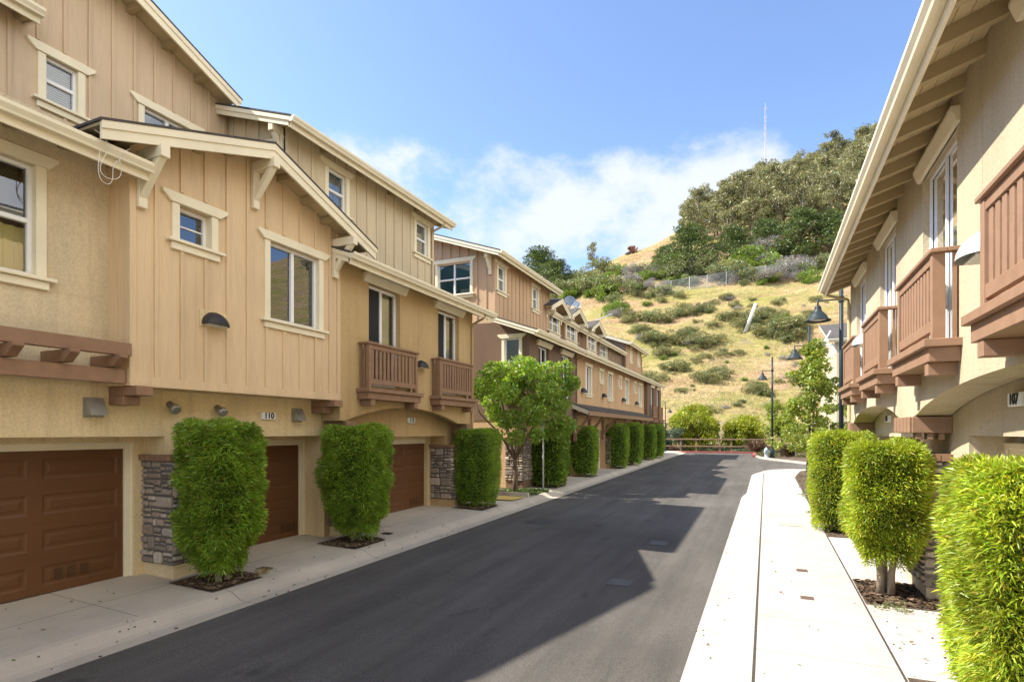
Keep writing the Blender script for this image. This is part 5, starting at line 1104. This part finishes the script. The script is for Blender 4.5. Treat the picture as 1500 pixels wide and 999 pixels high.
# eucalyptus grove
random.seed(8); spots = []
for k in range(5200):
    x = random.uniform(-26, 105); yc = ip(x, HC); y = random.uniform(yc-92-(.35*max(0, x)), yc+14); dd = -x*SA+y*CA; ppx = CXP+FPX*(x*CA+y*SA)/dd
    ppy = HYP-FPX*(hz(x, y)-CAMH)/dd
    if ppx < 1006 or ppx > 1490 or ppy > 372-.28*(ppx-1022)*.6: continue
    if all((x-a)**2+(y-c)**2 > 21 for a, c in spots): spots.append((x, y))
    if len(spots) >= 285: break
for x, y in spots:
    s = random.uniform(.62, 1.22)*(.62+.38*min(1, (x+30)/26))*.9; plant('euc', 0, 0, sc=s, xyz=(x, y, hz(x, y)), sx=random.uniform(.95, 1.25))
# scrub belt
random.seed(9)
BELT = [('bright',1105,398,42),('bright',1080,402,30),('bright',1128,400,30),('sage',1018,404,34),('bright',1025,398,28),('grey',1040,400,22),('grey',1053,411,22),('sage',1063,412,30),('grey',1080,416,18),('sage',1098,412,20),('grey',1115,415,22),('grey',1133,413,24),('grey',1120,382,34),('grey',1128,398,26),('sage',1150,400,22),('grey',1160,406,30),('grey',1172,400,28),('bright',1188,414,24),('bright',1178,404,20),('sage',1200,396,26),('grey',1145,410,24),
 ('sage',905,402,20),('bright',912,404,22),('grey',925,404,24),('grey',945,400,18),('grey',965,402,20),('sage',935,400,18),('bright',948,412,22),('bright',965,408,18),('sage',985,410,24),('sage',880,400,30),('bright',885,416,26),('sage',870,428,36),('sage',850,432,34),('bright',840,436,26),('sage',895,432,34),('bright',888,440,36),('grey',915,420,30),('sage',930,430,28),('grey',950,425,22),('sage',820,438,36),('bright',902,458,26),('bright',897,462,30),('sage',955,438,18),('sage',975,432,20),('sage',1010,418,16),('grey',990,402,18),('sage',860,412,26),('sage',840,415,24),('olive',1000,438,12),('grey',975,420,14),('bright',1000,414,14)]
for k, x, y, h in BELT:
    h *= .72 if x < 985 else .92
    plant(k, x, y, h, sx=random.uniform(1., 1.3))
    for _ in range(1):
        plant(random.choice(['sage','grey','olive','bright']), x+random.uniform(-14, 14), y+random.uniform(-3, 7), h*random.uniform(.4, .75), sx=random.uniform(1., 1.4))
# lower slope
LOW = [(955,470,16),(975,472,14),(990,466,14),(1020,460,16),(1035,458,14),(1062,470,14),(1080,466,12),(1110,470,18),(1125,462,16),(1140,470,16),(1150,486,22),(1160,488,22),(1120,492,18),(1135,496,20),(1090,484,16),(1105,478,18),(960,505,18),(945,500,16),(985,500,16),(1005,502,22),(1020,505,24),(1035,508,18),(1050,500,14),(975,520,14),(985,545,18),(995,543,14),(1030,556,18),(1045,558,20),(1055,552,14),(960,560,16),(950,556,14),(1075,448,9),(1140,448,9),(1045,447,9),(1000,452,9),(1112,576,16),(1105,568,12),(1122,578,14),(1060,520,9),(1085,520,8),(1020,530,8),(1010,488,9),(1040,480,9),(1165,500,16),(1175,470,12),(1190,462,10),(1195,440,9),(930,470,14),(915,462,12),(940,486,14),(1180,520,12),(1060,440,9),(1000,575,8),(1080,595,7),(1035,600,6),(1180,545,10)]
for x, y, h in LOW:
    plant(random.choice(['olive','olive','olive','sage']), x, y, h*random.uniform(.75, 1.05), sx=random.uniform(.9, 1.4)); plant(random.choice(['olive','sage','grey']), x+random.uniform(-18, 18), y+random.uniform(-7, 7), h*random.uniform(.3, .6), sx=random.uniform(.9, 1.5)); plant(random.choice(['olive','olive','sage']), x+random.uniform(-12, 12), y+random.uniform(-4, 4), h*random.uniform(.4, .8), sx=random.uniform(1.1, 1.6))
for _ in range(62):
    x, y = random.uniform(905, 1225), random.uniform(432, 615)
    if x > 985-(y-432)*.0 or y < 500: plant(random.choice(['olive','olive','sage','grey','bright']), x, y, random.uniform(3.5, 8), sx=random.uniform(.9, 1.6))
plant('bright', 1145, 486, 22, label='rounded bright green bush right of the leaning pole'); plant('bright', 945, 470, 12); plant('bright', 972, 528, 8)
# drop prototypes that found no place
for ls in PR.values():
    for p in ls:
        if p.name not in USED:
            for ch in list(p.children): bpy.data.objects.remove(ch)
            bpy.data.objects.remove(p)
# dry grass over the slope
P, D, Z = [], [], []
for _ in range(75000):
    y = 57.5+random.random()**1.5*120; x = random.uniform(-62, 42)*(.35+.65*min(1, y/140)); P.append((x, y)); 
nzv = [mnoise.noise(Vector((x*.11, y*.2, 3)))+.5*mnoise.noise(Vector((x*.4, y*.4, 7))) for x, y in P]
keep = [i for i, v in enumerate(nzv) if v > .02]; P3 = [(P[i][0], P[i][1], hz(*P[i])-.05) for i in keep]; n = len(P3)
tt = tints(n, .75, 1.25); gm = np.array([max(0, min(1, 1.6*mnoise.noise(Vector((p[0]*.06, p[1]*.09, 21)))+.15)) for p in P3])[:,None]; tt = tt*(1-gm*np.array([[.30,.02,.25]]))
D = rng.normal(0, .35, (n,3)); D[:,2] = rng.uniform(.8, 1.2, n); leaves('dry_grass', P3, D, rng.uniform(.45, .95, n), rng.uniform(.03, .09, n), tt, LM['dry'], droop=.3, kind='stuff')
# things on the hill
p = hit(1092, 488); q = (p[0]+1.5, p[1]-.2, p[2]+4.3); b = MB(); b.tube([p, q], [.3, .24], 9); tag(b.build('leaning_pole', 'pole_white', smooth=True), 'bleached white stump of a pole leaning on the hillside', 'pole')
t = None; px_posts = [(961,436), (983,430), (1010,426), (1036,422), (1064,417), (1091,412), (1121,409), (1150.7,406), (1182,402)]; pp = [hit(*q) for q in px_posts]
t = thing('chain_link_fence', 'tall chain link fence crossing the hillside below the scrub', 'fence', pp[0])
for q in pp: b = MB(); b.tube([(q[0],q[1],q[2]-.3), (q[0],q[1],q[2]+2.6)], .07, 6); b.build('post', 'post_grey', t)
mm, nt, bb = new_mat('chain_link'); out = nt.nodes['Material Output']; tr = N(nt, 'ShaderNodeBsdfTransparent'); mx = N(nt, 'ShaderNodeMixShader'); mx.inputs[0].default_value = .22; bb.inputs['Base Color'].default_value = (.42,.43,.43,1); L(nt, tr.outputs[0], mx.inputs[1]); L(nt, bb.outputs[0], mx.inputs[2]); L(nt, mx.outputs[0], out.inputs[0])
b = MB()
for a, c in zip(pp, pp[1:]): b.poly([(a[0],a[1],a[2]-.2), (c[0],c[1],c[2]-.2), (c[0],c[1],c[2]+2.45), (a[0],a[1],a[2]+2.45)])
b.build('mesh_panel', mm, t, recalc=False)
b = MB()
for a, c in zip(pp, pp[1:]): b.bar((a[0],a[1],a[2]+2.47), (c[0],c[1],c[2]+2.47), .05)
b.build('top_rail', 'post_grey', t)
p = hit(925, 372)
if p:
    b = MB()
    for k in range(14):
        c = Vector((p[0]+random.gauss(0,.6), p[1]+random.gauss(0,.5), p[2]+.2+abs(random.gauss(0,.6)))); r = random.uniform(.6, 1.3); pts = [c+Vector((random.uniform(-r,r), random.uniform(-r,r), random.uniform(-r,r))) for _ in range(7)]
        bm = bmesh.new(); vs = [bm.verts.new(q) for q in pts]; bmesh.ops.convex_hull(bm, input=vs)
        for f in bm.faces: b.poly([v.co.copy() for v in f.verts])
        bm.free()
    tag(b.build('rock_outcrop', 'rust_rock'), 'rusty brown rock outcrop on the grassy crest', 'rock')
# mast far behind the crest
mx_, my_ = ray(1121, 240)[0]*340, ray(1121, 240)[1]*340; zb = hz(mx_, my_)-5; zt = CAMH+(HYP-150)/FPX*340
t = thing('radio_mast', 'slim red and white lattice radio mast above the hilltop grove', 'mast', (mx_, my_, zb))
b = MB()
for k in range(3):
    a = k*2.094; b.tube([(mx_+.55*math.cos(a), my_+.55*math.sin(a), zb), (mx_+.35*math.cos(a), my_+.35*math.sin(a), zt-8), (mx_, my_, zt)], [.12,.10,.06], 5)
nb = 26
for i in range(nb):
    z = zb+(zt-8-zb)*i/nb; z2 = zb+(zt-8-zb)*(i+1)/nb
    for k in range(3):
        a, c = k*2.094, (k+1)*2.094; b.bar((mx_+.5*math.cos(a), my_+.5*math.sin(a), z), (mx_+.5*math.cos(c), my_+.5*math.sin(c), z2), .07)
b.build('lattice', 'mast', t)
for i in range(5):
    b = MB(); z = zt-4-i*5; b.bar((mx_-.9, my_, z), (mx_+.9, my_, z), .14); b.bar((mx_+.8, my_, z-.6), (mx_+.8, my_, z+.6), .12); b.build('antenna_arm', 'mast', t)
# ------------------------------------------------------------------ sky, sun, camera
SUNV = Vector((7.29, 2.71, -8.98)).normalized()
w = bpy.data.worlds.new('World'); SC.world = w; w.use_nodes = True; nt = w.node_tree; bg = nt.nodes['Background']; out = nt.nodes['World Output']
sky = N(nt, 'ShaderNodeTexSky', sky_type='NISHITA'); sky.sun_disc = False; sky.sun_elevation = math.asin(-SUNV.z); sky.sun_rotation = math.atan2(-SUNV.x, -SUNV.y)
sky.air_density = .66; sky.dust_density = .6; sky.ozone_density = 2.3; sky.altitude = 20
tc = N(nt, 'ShaderNodeTexCoord'); nv = tc.outputs['Generated']
L(nt, sky.outputs[0], bg.inputs[0]); SKYS = .15; bg.inputs[1].default_value = SKYS
bg2 = N(nt, 'ShaderNodeBackground'); bg2.inputs[0].default_value = (.90,.95,1.,1); bg2.inputs[1].default_value = .40
def dot_mask(px, py, lo, hi):
    d = Vector(ray(px, py)).normalized(); vm = N(nt, 'ShaderNodeVectorMath', operation='DOT_PRODUCT'); L(nt, nv, vm.inputs[0]); vm.inputs[1].default_value = d
    mr = N(nt, 'ShaderNodeMapRange', interpolation_type='SMOOTHSTEP'); mr.inputs['From Min'].default_value = lo; mr.inputs['From Max'].default_value = hi; L(nt, vm.outputs['Value'], mr.inputs['Value']); return mr.outputs[0]
mask = dot_mask(770, 330, .966, .996)
for px, py in ((630, 290), (900, 295), (1015, 268), (590, 250), (690, 390)): mask = math_n(nt, 'MAXIMUM', mask, dot_mask(px, py, .983, .9985))
sxyz = N(nt, 'ShaderNodeSeparateXYZ'); L(nt, nv, sxyz.inputs[0]); mrz = N(nt, 'ShaderNodeMapRange', interpolation_type='SMOOTHSTEP'); mrz.inputs['From Min'].default_value = .50; mrz.inputs['From Max'].default_value = .42; L(nt, sxyz.outputs[2], mrz.inputs['Value']); mask = math_n(nt, 'MULTIPLY', mask, mrz.outputs[0])
mp = N(nt, 'ShaderNodeMapping'); mp.inputs['Scale'].default_value = (1.0, 1.0, 1.5); mp.inputs['Rotation'].default_value = (0, .35, 0); L(nt, nv, mp.inputs['Vector'])
n1 = noi(nt, mp.outputs[0], 4.6, 10, .62)
f = math_n(nt, 'ADD', math_n(nt, 'MULTIPLY', mask, .42), math_n(nt, 'SUBTRACT', n1, .775))
mr = N(nt, 'ShaderNodeMapRange', interpolation_type='SMOOTHSTEP'); mr.inputs['From Min'].default_value = 0.; mr.inputs['From Max'].default_value = .23; mr.inputs['To Max'].default_value = .92; L(nt, f, mr.inputs['Value'])
mxs = N(nt, 'ShaderNodeMixShader'); L(nt, mr.outputs[0], mxs.inputs[0]); L(nt, bg.outputs[0], mxs.inputs[1]); L(nt, bg2.outputs[0], mxs.inputs[2])
# unseen bright cloud bank in the east, added to fill the left facades
bg_fill = N(nt, 'ShaderNodeBackground'); bg_fill.inputs[0].default_value = (1., .98, .95, 1); bg_fill.inputs[1].default_value = .80
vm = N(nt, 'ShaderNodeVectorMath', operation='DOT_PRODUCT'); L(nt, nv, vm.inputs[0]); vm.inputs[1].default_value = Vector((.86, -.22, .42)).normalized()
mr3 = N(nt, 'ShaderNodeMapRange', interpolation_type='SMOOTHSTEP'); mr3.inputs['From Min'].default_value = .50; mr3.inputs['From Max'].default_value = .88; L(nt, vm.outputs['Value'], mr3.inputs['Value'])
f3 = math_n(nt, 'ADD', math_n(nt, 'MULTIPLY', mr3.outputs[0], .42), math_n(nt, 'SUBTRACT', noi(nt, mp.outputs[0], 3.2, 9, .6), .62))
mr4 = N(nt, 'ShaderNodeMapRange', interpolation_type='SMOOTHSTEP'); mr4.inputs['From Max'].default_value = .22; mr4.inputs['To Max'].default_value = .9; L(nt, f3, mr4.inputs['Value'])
mx3 = N(nt, 'ShaderNodeMixShader'); L(nt, mr4.outputs[0], mx3.inputs[0]); L(nt, mxs.outputs[0], mx3.inputs[1]); L(nt, bg_fill.outputs[0], mx3.inputs[2]); L(nt, mx3.outputs[0], out.inputs[0])
ld = bpy.data.lights.new('sun', 'SUN'); ld.energy = 3.7; ld.angle = math.radians(.53); ld.color = (1., .95, .86)
lo = bpy.data.objects.new('sun', ld); COL.objects.link(lo); lo.rotation_euler = SUNV.to_track_quat('-Z', 'Y').to_euler(); lo.location = (0, 0, 60)
cd = bpy.data.cameras.new('camera'); cam = bpy.data.objects.new('camera', cd); COL.objects.link(cam); SC.camera = cam
cam.location = (0, 0, CAMH); cam.rotation_euler = (math.pi/2, 0, AN); cd.sensor_width = 36; cd.lens = 36*FPX/1500; cd.shift_y = (HYP-499.5)/1500; cd.clip_end = 2000; cd.clip_start = .05
SC.view_settings.view_transform = 'Standard'; SC.view_settings.look = 'None'; SC.view_settings.exposure = 1.44; SC.view_settings.gamma = 1
SC.cycles.max_bounces = 7; SC.cycles.transparent_max_bounces = 12
